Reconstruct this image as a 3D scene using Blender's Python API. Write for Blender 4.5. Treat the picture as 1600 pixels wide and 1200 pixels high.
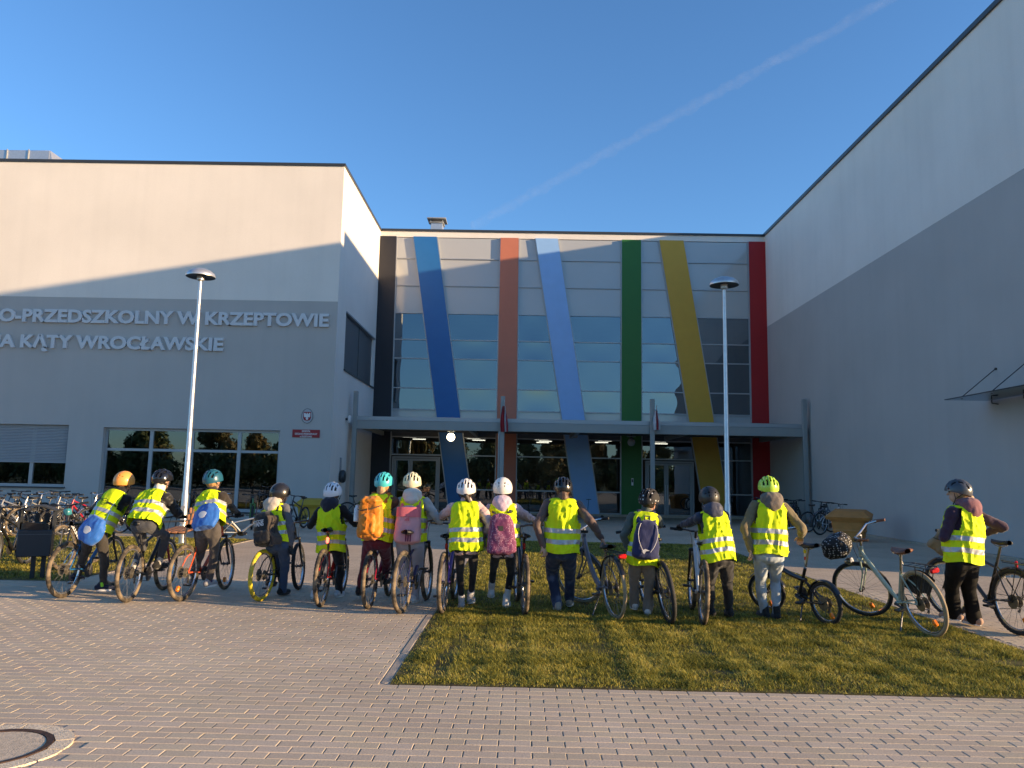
import bpy, bmesh, math, random
import numpy as np
from mathutils import Vector, Matrix, noise

for _o in list(bpy.data.objects):
    bpy.data.objects.remove(_o)
SC = bpy.context.scene
COL = SC.collection
RAD = math.radians

# ------------------------------------------------------------------ camera
F_PX = 1198.0                      # focal length in photo pixels (1600 wide)
CAM_H = 1.58
_y = Vector((12.0 / F_PX, -149.0 / F_PX, -1.0)).normalized()      # world +Y seen in camera axes
_z = Vector((0.0178, 1.0, 0.0)); _z = (_z - _y * _z.dot(_y)).normalized()
_x = _y.cross(_z)
CAM_R = Matrix((_x, _y, _z))        # rows: world axes in camera axes -> maps camera vectors to world
cam_data = bpy.data.cameras.new('camera')
cam_data.sensor_width = 36.0
cam_data.lens = 36.0 * F_PX / 1600.0
cam_data.clip_start = 0.05
cam_data.clip_end = 20000
cam = bpy.data.objects.new('camera', cam_data)
COL.objects.link(cam)
cam.matrix_world = Matrix.Translation((0, 0, CAM_H)) @ CAM_R.to_4x4()
SC.camera = cam

# ------------------------------------------------------------------ light
SUN_DIR = Vector((1.0, -0.304, 0.171)).normalized()     # towards the sun
SUN_EL = math.asin(SUN_DIR.z)
SUN_AZ = math.atan2(SUN_DIR.x, SUN_DIR.y)               # clockwise from +Y
world = bpy.data.worlds.new('World')
SC.world = world
world.use_nodes = True
_nt = world.node_tree
_nt.nodes.clear()
_sky = _nt.nodes.new('ShaderNodeTexSky')
_sky.sky_type = 'NISHITA'
_sky.sun_disc = False
_sky.sun_elevation = SUN_EL
_sky.sun_rotation = SUN_AZ
_sky.altitude = 120
_sky.air_density = 1.0
_sky.dust_density = 0.3
_sky.ozone_density = 4.5
_bg = _nt.nodes.new('ShaderNodeBackground')
_bg.inputs['Strength'].default_value = 0.15
_wo = _nt.nodes.new('ShaderNodeOutputWorld')
_nt.links.new(_sky.outputs[0], _bg.inputs[0])
_nt.links.new(_bg.outputs[0], _wo.inputs[0])
sun_data = bpy.data.lights.new('sun', 'SUN')
sun_data.energy = 5.0
sun_data.angle = RAD(0.53)
sun_data.color = (1.0, 0.70, 0.385)
sun = bpy.data.objects.new('sun', sun_data)
COL.objects.link(sun)
sun.rotation_euler = SUN_DIR.to_track_quat('Z', 'Y').to_euler()
sun.location = SUN_DIR * 60
SC.view_settings.view_transform = 'Standard'
SC.view_settings.look = 'None'
SC.view_settings.exposure = 1.08
SC.view_settings.gamma = 1.0
SC.view_settings.use_curve_mapping = False
SC.cycles.max_bounces = 8
SC.cycles.transparent_max_bounces = 16
SC.cycles.use_denoising = True
SC.cycles.sample_clamp_indirect = 6.0

# ------------------------------------------------------------------ photo pixel -> place
def ray(px, py):
    v = Vector(((px - 800.0) / F_PX, (600.0 - py) / F_PX, -1.0))
    return CAM_R @ v
def on_ground(px, py, z=0.0):
    d = ray(px, py); t = (z - CAM_H) / d.z
    return Vector((0, 0, CAM_H)) + d * t
def on_y(px, py, Y):
    d = ray(px, py); t = Y / d.y
    return Vector((0, 0, CAM_H)) + d * t
def on_x(px, py, X):
    d = ray(px, py); t = X / d.x
    return Vector((0, 0, CAM_H)) + d * t

# ------------------------------------------------------------------ mesh collector
class MB:
    def __init__(self):
        self.v = []; self.f = []; self.m = []; self.cur = 0
    def add(self, verts, faces, M=None):
        b = len(self.v)
        if M is not None:
            verts = [M @ Vector(p) for p in verts]
        self.v.extend([tuple(p) for p in verts])
        self.f.extend([tuple(i + b for i in f) for f in faces])
        self.m.extend([self.cur] * len(faces))
        return self
    def box(self, x0, y0, z0, x1, y1, z1, bev=0.0, M=None):
        if bev <= 0:
            V = [(x0,y0,z0),(x1,y0,z0),(x1,y1,z0),(x0,y1,z0),(x0,y0,z1),(x1,y0,z1),(x1,y1,z1),(x0,y1,z1)]
            F = [(3,2,1,0),(4,5,6,7),(0,1,5,4),(1,2,6,5),(2,3,7,6),(3,0,4,7)]
            return self.add(V, F, M)
        c = ((x0+x1)/2, (y0+y1)/2, (z0+z1)/2); h = ((x1-x0)/2, (y1-y0)/2, (z1-z0)/2)
        bev = min(bev, 0.49*min(h)*2)
        V = []; idx = {}
        for sx in (-1,1):
            for sy in (-1,1):
                for sz in (-1,1):
                    s = (sx,sy,sz)
                    for a in range(3):
                        p = [c[k] + s[k]*(h[k] - (0 if k == a else bev)) for k in range(3)]
                        idx[(s,a)] = len(V); V.append(tuple(p))
        F = []
        def fix(f, n):
            a, b2, c2 = (Vector(V[i]) for i in f[:3])
            return tuple(f) if (b2-a).cross(c2-b2).dot(n) > 0 else tuple(reversed(f))
        for a in range(3):
            o = [k for k in range(3) if k != a]
            for sg in (-1,1):
                q = []
                for (p1,p2) in ((-1,-1),(1,-1),(1,1),(-1,1)):
                    s = [0,0,0]; s[a] = sg; s[o[0]] = p1; s[o[1]] = p2
                    q.append(idx[(tuple(s),a)])
                n = Vector((0,0,0)); n[a] = sg
                F.append(fix(q, n))
            for p1 in (-1,1):
                for p2 in (-1,1):
                    s0 = [0,0,0]; s1 = [0,0,0]
                    s0[a] = -1; s1[a] = 1
                    for s in (s0,s1): s[o[0]] = p1; s[o[1]] = p2
                    s0 = tuple(s0); s1 = tuple(s1)
                    q = [idx[(s0,o[0])], idx[(s1,o[0])], idx[(s1,o[1])], idx[(s0,o[1])]]
                    n = Vector((0,0,0)); n[o[0]] = p1; n[o[1]] = p2
                    F.append(fix(q, n))
        for sx in (-1,1):
            for sy in (-1,1):
                for sz in (-1,1):
                    s = (sx,sy,sz)
                    F.append(fix([idx[(s,0)], idx[(s,1)], idx[(s,2)]], Vector(s)))
        return self.add(V, F, M)
    def tube(self, pts, r, n=8, closed=False, cap=True, M=None, flat=None):
        pts = [Vector(p) for p in pts]; k = len(pts)
        rs = r if isinstance(r, (list, tuple)) else [r]*k
        V = []; F = []
        up = None
        for i, p in enumerate(pts):
            if closed: t = pts[(i+1) % k] - pts[i-1]
            else: t = pts[min(i+1,k-1)] - pts[max(i-1,0)]
            t = t.normalized() if t.length > 1e-9 else Vector((0,0,1))
            if up is None:
                up = Vector((0,0,1)) if abs(t.z) < 0.9 else Vector((1,0,0))
            b = t.cross(up)
            if b.length < 1e-6: b = t.orthogonal()
            b.normalize(); up = b.cross(t).normalized()
            for j in range(n):
                a = 2*math.pi*j/n
                fa, fb = (1, 1) if flat is None else flat
                V.append(p + (b*math.cos(a)*fa + up*math.sin(a)*fb)*rs[i])
        for i in range(k if closed else k-1):
            i2 = (i+1) % k
            for j in range(n):
                j2 = (j+1) % n
                F.append((i*n+j, i2*n+j, i2*n+j2, i*n+j2)[::-1])
        if cap and not closed:
            F.append(tuple(range(n)))
            F.append(tuple(reversed([(k-1)*n+j for j in range(n)])))
        return self.add(V, F, M)
    def lathe(self, prof, n=16, M=None, caps=True):
        V = []; F = []
        k = len(prof)
        for (r, z) in prof:
            for j in range(n):
                a = 2*math.pi*j/n
                V.append((r*math.cos(a), r*math.sin(a), z))
        for i in range(k-1):
            for j in range(n):
                j2 = (j+1) % n
                F.append((i*n+j, i*n+j2, (i+1)*n+j2, (i+1)*n+j))
        if caps:
            if prof[0][0] > 1e-5: F.append(tuple(reversed(range(n))))
            if prof[-1][0] > 1e-5: F.append(tuple((k-1)*n+j for j in range(n)))
        return self.add(V, F, M)
    def ball(self, c, r, n=12, k=8, M=None, R=None):
        r = (r, r, r) if not isinstance(r, (tuple, list)) else r
        V = []; F = []
        for i in range(k+1):
            th = math.pi*i/k
            for j in range(n):
                a = 2*math.pi*j/n
                p = Vector((r[0]*math.sin(th)*math.cos(a), r[1]*math.sin(th)*math.sin(a), -r[2]*math.cos(th)))
                if R is not None: p = R @ p
                V.append(p + Vector(c))
        for i in range(k):
            for j in range(n):
                j2 = (j+1) % n
                F.append((i*n+j, i*n+j2, (i+1)*n+j2, (i+1)*n+j))
        return self.add(V, F, M)
    def capsule(self, a, b, ra, rb, n=12, M=None):
        a = Vector(a); b = Vector(b); d = b - a
        L = d.length
        if L < 1e-6: return self.ball(a, max(ra, rb), M=M)
        q = d.to_track_quat('Z', 'Y').to_matrix()
        prof = []
        for i in range(6):
            th = math.pi/2*(1 - i/5.0)
            prof.append((ra*math.cos(th), -ra*math.sin(th)))
        for i in range(6):
            th = math.pi/2*i/5.0
            prof.append((rb*math.cos(th), L + rb*math.sin(th)))
        prof[0] = (0.0004, prof[0][1]); prof[-1] = (0.0004, prof[-1][1])
        T = Matrix.Translation(a) @ q.to_4x4()
        if M is not None: T = M @ T
        return self.lathe(prof, n, T)
    def chain(self, pts, rs, n=12, M=None):
        for i in range(len(pts)-1):
            self.capsule(pts[i], pts[i+1], rs[i], rs[i+1], n, M)
        return self
    def prism(self, poly, z0, z1, M=None):
        n = len(poly)
        V = [(p[0], p[1], z0) for p in poly] + [(p[0], p[1], z1) for p in poly]
        F = [tuple(reversed(range(n))), tuple(range(n, 2*n))]
        for i in range(n):
            j = (i+1) % n
            F.append((i, j, n+j, n+i))
        return self.add(V, F, M)
    def grid(self, fn, nu, nv, closed_u=False, M=None, keep=None, flip=False):
        V = []; F = []
        cu = nu if closed_u else nu+1
        for j in range(nv+1):
            for i in range(cu):
                V.append(fn(i/nu, j/nv))
        for j in range(nv):
            for i in range(nu):
                if keep is not None and not keep((i+.5)/nu, (j+.5)/nv): continue
                i2 = (i+1) % cu
                q = (j*cu+i, j*cu+i2, (j+1)*cu+i2, (j+1)*cu+i)
                F.append(q[::-1] if flip else q)
        return self.add(V, F, M)
    def mesh(self, name, mats, smooth=0.7):
        me = bpy.data.meshes.new(name)
        me.from_pydata(self.v, [], self.f)
        mats = mats if isinstance(mats, (list, tuple)) else [mats]
        for m in mats: me.materials.append(m)
        if len(mats) > 1:
            me.polygons.foreach_set('material_index', self.m)
        if smooth:
            me.polygons.foreach_set('use_smooth', [True]*len(me.polygons))
            me.set_sharp_from_angle(angle=smooth)
        me.update()
        return me
    def build(self, name, mats, parent=None, smooth=0.7, **kw):
        return link(name, self.mesh(name, mats, smooth), parent, **kw)

def link(name, data, parent=None, M=None, **kw):
    o = bpy.data.objects.new(name, data)
    COL.objects.link(o)
    if parent is not None: o.parent = parent
    if M is not None: o.matrix_local = M
    for k, v in kw.items():
        if v is not None: o[k] = v
    return o
def thing(name, label, category, M=None, group=None):
    o = link(name, None, None, M, label=label, category=category, group=group)
    o.empty_display_size = 0.1
    return o

_DG = [None]
def evaluated(me, mods, mats=None):
    """run a mesh through modifiers and give back the resulting mesh"""
    o = bpy.data.objects.new('tmp', me)
    COL.objects.link(o)
    for typ, kw in mods:
        m = o.modifiers.new(typ, typ)
        for k, v in kw.items(): setattr(m, k, v)
    dg = bpy.context.evaluated_depsgraph_get()
    out = bpy.data.meshes.new_from_object(o.evaluated_get(dg))
    bpy.data.objects.remove(o)
    if mats is not None:
        out.materials.clear()
        for m in (mats if isinstance(mats, (list, tuple)) else [mats]): out.materials.append(m)
    return out
def get_co(me):
    a = np.empty(len(me.vertices)*3, dtype=np.float32); me.vertices.foreach_get('co', a); return a.reshape(-1, 3)
def get_no(me):
    a = np.empty(len(me.vertices)*3, dtype=np.float32); me.vertices.foreach_get('normal', a); return a.reshape(-1, 3)
def set_co(me, co):
    me.vertices.foreach_set('co', np.ascontiguousarray(co, dtype=np.float32).ravel()); me.update()
def vnoise(p, seed=0.0):
    """cheap smooth pseudo-noise for arrays of points, about -1..1"""
    x, y, z = p[:, 0], p[:, 1], p[:, 2]
    s = seed
    a = np.sin(x*1.7 + 1.3*np.sin(y*1.9 + s) + s*1.1) + np.sin(y*2.1 + 1.1*np.sin(z*1.6 + 2*s) - s)
    a += np.sin(z*1.8 + 1.4*np.sin(x*2.3 - s) + 0.7*s)
    return a/3.0
def remeshed(mb, name, mat, voxel=0.014, smooth=4, wrinkle=0.0, wscale=16.0, seed=0.0, decimate=None, aniso=(1, 1, 1)):
    me = mb.mesh(name, mat, 0)
    out = evaluated(me, [('REMESH', dict(mode='VOXEL', voxel_size=voxel)), ('SMOOTH', dict(iterations=smooth, factor=0.5))], mat)
    if wrinkle > 0:
        co = get_co(out); no = get_no(out)
        q = co*np.array(aniso)*wscale
        n = 0.65*np.abs(vnoise(q, seed)) + 0.35*vnoise(q*2.3, seed+3)
        co = co + no*((n-0.25)*wrinkle)[:, None]
        set_co(out, co)
    if decimate:
        out = evaluated(out, [('DECIMATE', dict(ratio=decimate))], mat)
    out.polygons.foreach_set('use_smooth', [True]*len(out.polygons))
    out.name = name
    return out
def solid(mb, name, mat, thick=0.006, offset=0.0, subdiv=0):
    me = mb.mesh(name, mat, 0)
    mods = []
    if subdiv: mods.append(('SUBSURF', dict(levels=subdiv, render_levels=subdiv)))
    mods.append(('SOLIDIFY', dict(thickness=thick, offset=offset)))
    out = evaluated(me, mods, mat)
    out.polygons.foreach_set('use_smooth', [True]*len(out.polygons))
    out.set_sharp_from_angle(angle=1.0)
    out.name = name
    return out

# ------------------------------------------------------------------ materials
MATS = {}
def pmat(name, col, rough=0.6, metal=0.0, var=0.12, vscale=6.0, bump=0.0, bscale=60.0, spec=0.5, coat=0.0, sheen=0.0,
         col2=None, c2scale=3.0, c2lo=0.5, c2hi=0.65, stretch=None, transl=0.0, bdist=0.01):
    if name in MATS: return MATS[name]
    m = bpy.data.materials.new(name); MATS[name] = m
    m.use_nodes = True
    nt = m.node_tree; N = nt.nodes; L = nt.links
    b = N['Principled BSDF']
    tc = N.new('ShaderNodeTexCoord')
    src = tc.outputs['Object']
    if stretch:
        mp = N.new('ShaderNodeMapping'); mp.inputs['Scale'].default_value = stretch
        L.new(src, mp.inputs['Vector']); src = mp.outputs[0]
    n1 = N.new('ShaderNodeTexNoise'); n1.inputs['Scale'].default_value = vscale; n1.inputs['Detail'].default_value = 5
    L.new(src, n1.inputs['Vector'])
    mr = N.new('ShaderNodeMapRange'); mr.inputs['To Min'].default_value = 1-var; mr.inputs['To Max'].default_value = 1+var
    mr.inputs['From Min'].default_value = 0.3; mr.inputs['From Max'].default_value = 0.7
    L.new(n1.outputs['Fac'], mr.inputs['Value'])
    mul = N.new('ShaderNodeVectorMath'); mul.operation = 'SCALE'
    mul.inputs[0].default_value = col[:3]
    L.new(mr.outputs[0], mul.inputs['Scale'])
    out = mul.outputs[0]
    if col2 is not None:
        n2 = N.new('ShaderNodeTexNoise'); n2.inputs['Scale'].default_value = c2scale; n2.inputs['Detail'].default_value = 6
        L.new(src, n2.inputs['Vector'])
        r2 = N.new('ShaderNodeMapRange'); r2.inputs['From Min'].default_value = c2lo; r2.inputs['From Max'].default_value = c2hi
        L.new(n2.outputs['Fac'], r2.inputs['Value'])
        mx = N.new('ShaderNodeMix'); mx.data_type = 'RGBA'
        L.new(r2.outputs[0], mx.inputs['Factor']); L.new(out, mx.inputs['A'])
        mx.inputs['B'].default_value = (*col2[:3], 1)
        out = mx.outputs['Result']
    L.new(out, b.inputs['Base Color'])
    b.inputs['Roughness'].default_value = rough
    b.inputs['Metallic'].default_value = metal
    b.inputs['Specular IOR Level'].default_value = spec
    if coat: b.inputs['Coat Weight'].default_value = coat; b.inputs['Coat Roughness'].default_value = 0.08
    if sheen: b.inputs['Sheen Weight'].default_value = sheen
    if bump > 0:
        n3 = N.new('ShaderNodeTexNoise'); n3.inputs['Scale'].default_value = bscale; n3.inputs['Detail'].default_value = 4
        L.new(src, n3.inputs['Vector'])
        bp = N.new('ShaderNodeBump'); bp.inputs['Strength'].default_value = bump; bp.inputs['Distance'].default_value = bdist
        L.new(n3.outputs['Fac'], bp.inputs['Height']); L.new(bp.outputs[0], b.inputs['Normal'])
    return m
def cloth(name, col, rough=0.85, var=0.10, bump=0.25, bscale=90, sheen=0.2, **kw):
    return pmat('cloth_'+name, col, rough, 0, var, 7, bump, bscale, 0.25, sheen=sheen, **kw)
def paint(name, col, rough=0.35, metal=0.0, **kw):
    return pmat('paint_'+name, col, rough, metal, 0.03, 2.5, 0.0, 50, 0.5, **kw)
def emis(name, col, strength):
    m = bpy.data.materials.new(name); m.use_nodes = True
    b = m.node_tree.nodes['Principled BSDF']
    b.inputs['Base Color'].default_value = (*col, 1)
    b.inputs['Emission Color'].default_value = (*col, 1)
    b.inputs['Emission Strength'].default_value = strength
    return m
def glass_mat(name, tint, refl=0.25, rough=0.01, trans=0.6, wave=0.0, wscale=1.5):
    """coated window glass: mirror-like layer over a tinted see-through pane"""
    m = bpy.data.materials.new(name); m.use_nodes = True
    nt = m.node_tree; N = nt.nodes; L = nt.links
    N.clear()
    out = N.new('ShaderNodeOutputMaterial')
    gl = N.new('ShaderNodeBsdfGlossy'); gl.inputs['Roughness'].default_value = rough; gl.inputs['Color'].default_value = (.78, .90, 1, 1)
    tr = N.new('ShaderNodeBsdfTransparent'); tr.inputs['Color'].default_value = (*tint, 1)
    fr = N.new('ShaderNodeFresnel'); fr.inputs['IOR'].default_value = 1.5
    ad = N.new('ShaderNodeMath'); ad.operation = 'ADD'; ad.inputs[1].default_value = refl; ad.use_clamp = True
    L.new(fr.outputs[0], ad.inputs[0])
    mx = N.new('ShaderNodeMixShader')
    L.new(ad.outputs[0], mx.inputs['Fac']); L.new(tr.outputs[0], mx.inputs[1]); L.new(gl.outputs[0], mx.inputs[2])
    if wave:
        tc = N.new('ShaderNodeTexCoord')
        n = N.new('ShaderNodeTexNoise'); n.inputs['Scale'].default_value = wscale; n.inputs['Detail'].default_value = 1
        L.new(tc.outputs['Object'], n.inputs['Vector'])
        bp = N.new('ShaderNodeBump'); bp.inputs['Strength'].default_value = wave; bp.inputs['Distance'].default_value = 0.02
        L.new(n.outputs['Fac'], bp.inputs['Height']); L.new(bp.outputs[0], gl.inputs['Normal'])
    L.new(mx.outputs[0], out.inputs['Surface'])
    return m
def text_mesh(body, size, depth=0.0, bold=0.0, align='CENTER', name='lettering', mat=None, xs=1.0):
    cu = bpy.data.curves.new('txt', 'FONT')
    cu.body = body; cu.size = size; cu.extrude = depth/2; cu.offset = bold
    cu.align_x = align; cu.resolution_u = 3
    o = bpy.data.objects.new('txt', cu); COL.objects.link(o)
    dg = bpy.context.evaluated_depsgraph_get()
    me = bpy.data.meshes.new_from_object(o.evaluated_get(dg))
    bpy.data.objects.remove(o); bpy.data.curves.remove(cu)
    bm = bmesh.new(); bm.from_mesh(me); bmesh.ops.remove_doubles(bm, verts=bm.verts, dist=1e-5*max(size, .01)); bm.to_mesh(me); bm.free()
    if xs != 1.0:
        co = get_co(me); co[:, 0] *= xs; set_co(me, co)
    me.materials.clear()
    if mat: me.materials.append(mat)
    me.name = name
    return me
def facing_matrix(loc, normal=(0, -1, 0), up=(0, 0, 1)):
    """text/plate frame: local x to the reader's right, local y up, local z out of the wall"""
    z = Vector(normal).normalized(); u = Vector(up)
    x = u.cross(z).normalized(); y = z.cross(x)
    return Matrix(((x.x, y.x, z.x, loc[0]), (x.y, y.y, z.y, loc[1]), (x.z, y.z, z.z, loc[2]), (0, 0, 0, 1)))
# ================================================================== the place
YF, XL, XR, YL, YR0 = 34.9, -6.75, 11.25, 27.35, 13.5
ROOF, ZT = 13.15, 12.79

def plaster(name, col, dark):
    """rendered wall: fine grain, broad patches and faint rain streaks"""
    m = bpy.data.materials.new(name); MATS[name] = m; m.use_nodes = True
    nt = m.node_tree; N = nt.nodes; L = nt.links; b = N['Principled BSDF']
    geo = N.new('ShaderNodeNewGeometry')
    def nz(scale, det, sc=None):
        n = N.new('ShaderNodeTexNoise'); n.inputs['Scale'].default_value = scale; n.inputs['Detail'].default_value = det
        if sc:
            mp = N.new('ShaderNodeMapping'); mp.inputs['Scale'].default_value = sc; L.new(geo.outputs['Position'], mp.inputs['Vector']); L.new(mp.outputs[0], n.inputs['Vector'])
        else: L.new(geo.outputs['Position'], n.inputs['Vector'])
        return n.outputs['Fac']
    def rng(v, a, b_, lo, hi):
        r = N.new('ShaderNodeMapRange'); r.inputs['From Min'].default_value = a; r.inputs['From Max'].default_value = b_; r.inputs['To Min'].default_value = lo; r.inputs['To Max'].default_value = hi
        L.new(v, r.inputs['Value']); return r.outputs[0]
    def mulv(a, c):
        k = N.new('ShaderNodeMath'); k.operation = 'MULTIPLY'; L.new(a, k.inputs[0]); L.new(c, k.inputs[1]); return k.outputs[0]
    patch = rng(nz(.45, 5), .35, .7, 1.03, .95)
    streak = rng(nz(1.0, 4, (2.6, 2.6, .16)), .45, .75, 1.0, .965)
    grain = rng(nz(160, 2), .3, .7, .94, 1.06)
    v = N.new('ShaderNodeVectorMath'); v.operation = 'SCALE'; v.inputs[0].default_value = col
    L.new(mulv(mulv(patch, streak), grain), v.inputs['Scale']); L.new(v.outputs[0], b.inputs['Base Color'])
    b.inputs['Roughness'].default_value = .92; b.inputs['Specular IOR Level'].default_value = .2
    bp = N.new('ShaderNodeBump'); bp.inputs['Strength'].default_value = .5; bp.inputs['Distance'].default_value = .006
    L.new(nz(120, 3), bp.inputs['Height']); L.new(bp.outputs[0], b.inputs['Normal'])
    return m
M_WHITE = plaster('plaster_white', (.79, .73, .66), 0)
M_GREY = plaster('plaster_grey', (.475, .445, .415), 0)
M_DARKMETAL = paint('anthracite', (.035, .038, .043), .4)
M_ALU = paint('aluminium_grey', (.38, .39, .40), .4, .35)
M_ALUD = paint('frame_grey', (.30, .31, .32), .45, .1)
M_STEEL = pmat('galvanised', (.56, .57, .58), .35, .7, .08, 12)
M_CONC = pmat('concrete', (.42, .345, .265), .9, 0, .12, 9, .4, 70, .2)
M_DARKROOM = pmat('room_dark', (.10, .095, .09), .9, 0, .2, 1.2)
M_FLOORIN = pmat('room_floor', (.22, .20, .18), .3, 0, .1, 2)

# ---- ground -------------------------------------------------------
def paving_material(name, bricks):
    m = bpy.data.materials.new(name); m.use_nodes = True
    nt = m.node_tree; N = nt.nodes; L = nt.links; b = N['Principled BSDF']
    geo = N.new('ShaderNodeNewGeometry')
    n1 = N.new('ShaderNodeTexNoise'); n1.inputs['Scale'].default_value = .55; n1.inputs['Detail'].default_value = 6
    L.new(geo.outputs['Position'], n1.inputs['Vector'])
    n2 = N.new('ShaderNodeTexNoise'); n2.inputs['Scale'].default_value = 85; n2.inputs['Detail'].default_value = 3
    L.new(geo.outputs['Position'], n2.inputs['Vector'])
    cr = N.new('ShaderNodeValToRGB')
    cr.color_ramp.elements[0].position = .3; cr.color_ramp.elements[0].color = (.43, .345, .255, 1)
    cr.color_ramp.elements[1].position = .72; cr.color_ramp.elements[1].color = (.56, .46, .34, 1)
    L.new(n1.outputs['Fac'], cr.inputs[0])
    gr = N.new('ShaderNodeMapRange'); gr.inputs['To Min'].default_value = .78; gr.inputs['To Max'].default_value = 1.22
    gr.inputs['From Min'].default_value = .25; gr.inputs['From Max'].default_value = .75
    L.new(n2.outputs['Fac'], gr.inputs['Value'])
    mul = N.new('ShaderNodeVectorMath'); mul.operation = 'SCALE'
    L.new(cr.outputs[0], mul.inputs[0]); L.new(gr.outputs[0], mul.inputs['Scale'])
    col = mul.outputs[0]
    if bricks:
        mp = N.new('ShaderNodeMapping')
        L.new(geo.outputs['Position'], mp.inputs['Vector'])
        br = N.new('ShaderNodeTexBrick')
        br.offset = .5; br.inputs['Scale'].default_value = 1
        br.inputs['Brick Width'].default_value = .2; br.inputs['Row Height'].default_value = .1
        br.inputs['Mortar Size'].default_value = .0045; br.inputs['Mortar Smooth'].default_value = .4
        br.inputs['Color1'].default_value = (.92, .92, .92, 1); br.inputs['Color2'].default_value = (1.06, 1.05, 1.04, 1)
        br.inputs['Mortar'].default_value = (.55, .53, .5, 1)
        L.new(mp.outputs[0], br.inputs['Vector'])
        mm = N.new('ShaderNodeVectorMath'); mm.operation = 'MULTIPLY'
        L.new(col, mm.inputs[0]); L.new(br.outputs['Color'], mm.inputs[1]); col = mm.outputs[0]
        bp = N.new('ShaderNodeBump'); bp.invert = True; bp.inputs['Strength'].default_value = .8; bp.inputs['Distance'].default_value = .006
        L.new(br.outputs['Fac'], bp.inputs['Height'])
    else:
        at = N.new('ShaderNodeAttribute'); at.attribute_name = 'tint'
        mm = N.new('ShaderNodeVectorMath'); mm.operation = 'MULTIPLY'
        L.new(col, mm.inputs[0]); L.new(at.outputs['Color'], mm.inputs[1]); col = mm.outputs[0]
        bp = N.new('ShaderNodeBump'); bp.inputs['Strength'].default_value = .35; bp.inputs['Distance'].default_value = .003
        L.new(n2.outputs['Fac'], bp.inputs['Height'])
    L.new(col, b.inputs['Base Color']); L.new(bp.outputs[0], b.inputs['Normal'])
    b.inputs['Roughness'].default_value = .82; b.inputs['Specular IOR Level'].default_value = .3
    return m
M_PAVE = paving_material('paving_far', True)
M_PAVER = paving_material('paver_stone', False)
M_SOIL = pmat('soil', (.13, .11, .04), .95, 0, .35, 6, .8, 40, .1, col2=(.10, .075, .04), c2scale=5)
M_FIELD = pmat('far_ground', (.12, .125, .06), .95, 0, .3, .05, 0, 20, .1)

MB().box(-900, -900, -.4, 900, 900, -.06).build('ground', M_FIELD, kind='structure')
paving = MB().box(-60, -30, -.05, 40, 60, -.007).build('paving', M_PAVE, kind='structure')

LAWN = (-0.97, 6.117, 5.0, 20.2)
LAWN2 = (-26.0, 11.25, -6.5, 19.0)
MAN = Vector((-3.0, 4.56, 0)); MAN_R = .43
rp = random.Random(3)
def paver_mesh_data(w, d, h, tilt, tint):
    mb = MB(); c = .0045
    V = [(-w, -d, -.03), (w, -d, -.03), (w, d, -.03), (-w, d, -.03),
         (-w, -d, h-c), (w, -d, h-c), (w, d, h-c), (-w, d, h-c),
         (-w+c, -d+c, h), (w-c, -d+c, h), (w-c, d-c, h), (-w+c, d-c, h)]
    V = [(x, y, z + (x*tilt[0] + y*tilt[1])) for x, y, z in V]
    Fc = [(0,1,5,4), (1,2,6,5), (2,3,7,6), (3,0,4,7), (4,5,9,8), (5,6,10,9), (6,7,11,10), (7,4,8,11), (8,9,10,11)]
    return V, Fc
def set_tint(me, cols):
    a = me.attributes.new('tint', 'FLOAT_COLOR', 'FACE')
    a.data.foreach_set('color', np.array(cols, dtype=np.float32).ravel())
variants = []
for i in range(14):
    V, Fc = paver_mesh_data(.0978, .0484, rp.uniform(-.0006, .0008), (rp.uniform(-.006, .006), rp.uniform(-.009, .009)), 1)
    me = bpy.data.meshes.new('paver'); me.from_pydata(V, [], Fc); me.materials.append(M_PAVER)
    t = rp.uniform(.94, 1.06)
    set_tint(me, [(t*rp.uniform(.98, 1.02), t, t*rp.uniform(.96, 1.02), 1)]*len(Fc))
    variants.append(me)
rest = MB(); rest_t = []
spots = []; cut = []
row = 0
y = 2.46
while y < 11.9:
    lim = .74*y + 2.2
    x = -math.floor(lim/.2)*.2 + (.1 if row % 2 else 0)
    while x < min(lim, 11.0):
        a0, a1 = x-.1, x+.1
        if y+.05 > LAWN[1]+.002:                       # beside the lawn: stones are cut to the kerb
            if a1 > LAWN[0]-.083 and a0 < LAWN[0]-.083: a1 = LAWN[0]-.083
            elif a0 < LAWN[2]+.078 and a1 > LAWN[2]+.078: a0 = LAWN[2]+.078
            elif a0 >= LAWN[0]-.084 and a1 <= LAWN[2]+.079: a1 = a0
        if y+.05 > LAWN2[1]-.075:
            if a0 < LAWN2[2]+.078 < a1: a0 = LAWN2[2]+.078
            elif a1 <= LAWN2[2]+.079: a1 = a0
        inman = (Vector((x, y, 0)) - MAN).length < MAN_R + .04
        if a1-a0 > .03 and not inman:
            if a1-a0 > .199: spots.append((x, y))
            else: cut.append(((a0+a1)/2, y, (a1-a0)/2-.0022))
        x += .2
    y += .1; row += 1
def seen(x, y):
    p = CAM_R.transposed() @ (Vector((x, y, 0)) - Vector((0, 0, CAM_H)))
    if p.z >= 0: return False
    return abs(p.x/-p.z*F_PX) < 805 and abs(p.y/-p.z*F_PX) < 604
near = sorted([s for s in spots if seen(*s)], key=lambda s: s[1])[:296]
nearset = set(near)
for (x, y) in near:
    o = link('paver', rp.choice(variants), paving)
    o.location = (x + rp.uniform(-.001, .001), y + rp.uniform(-.001, .001), 0)
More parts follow.
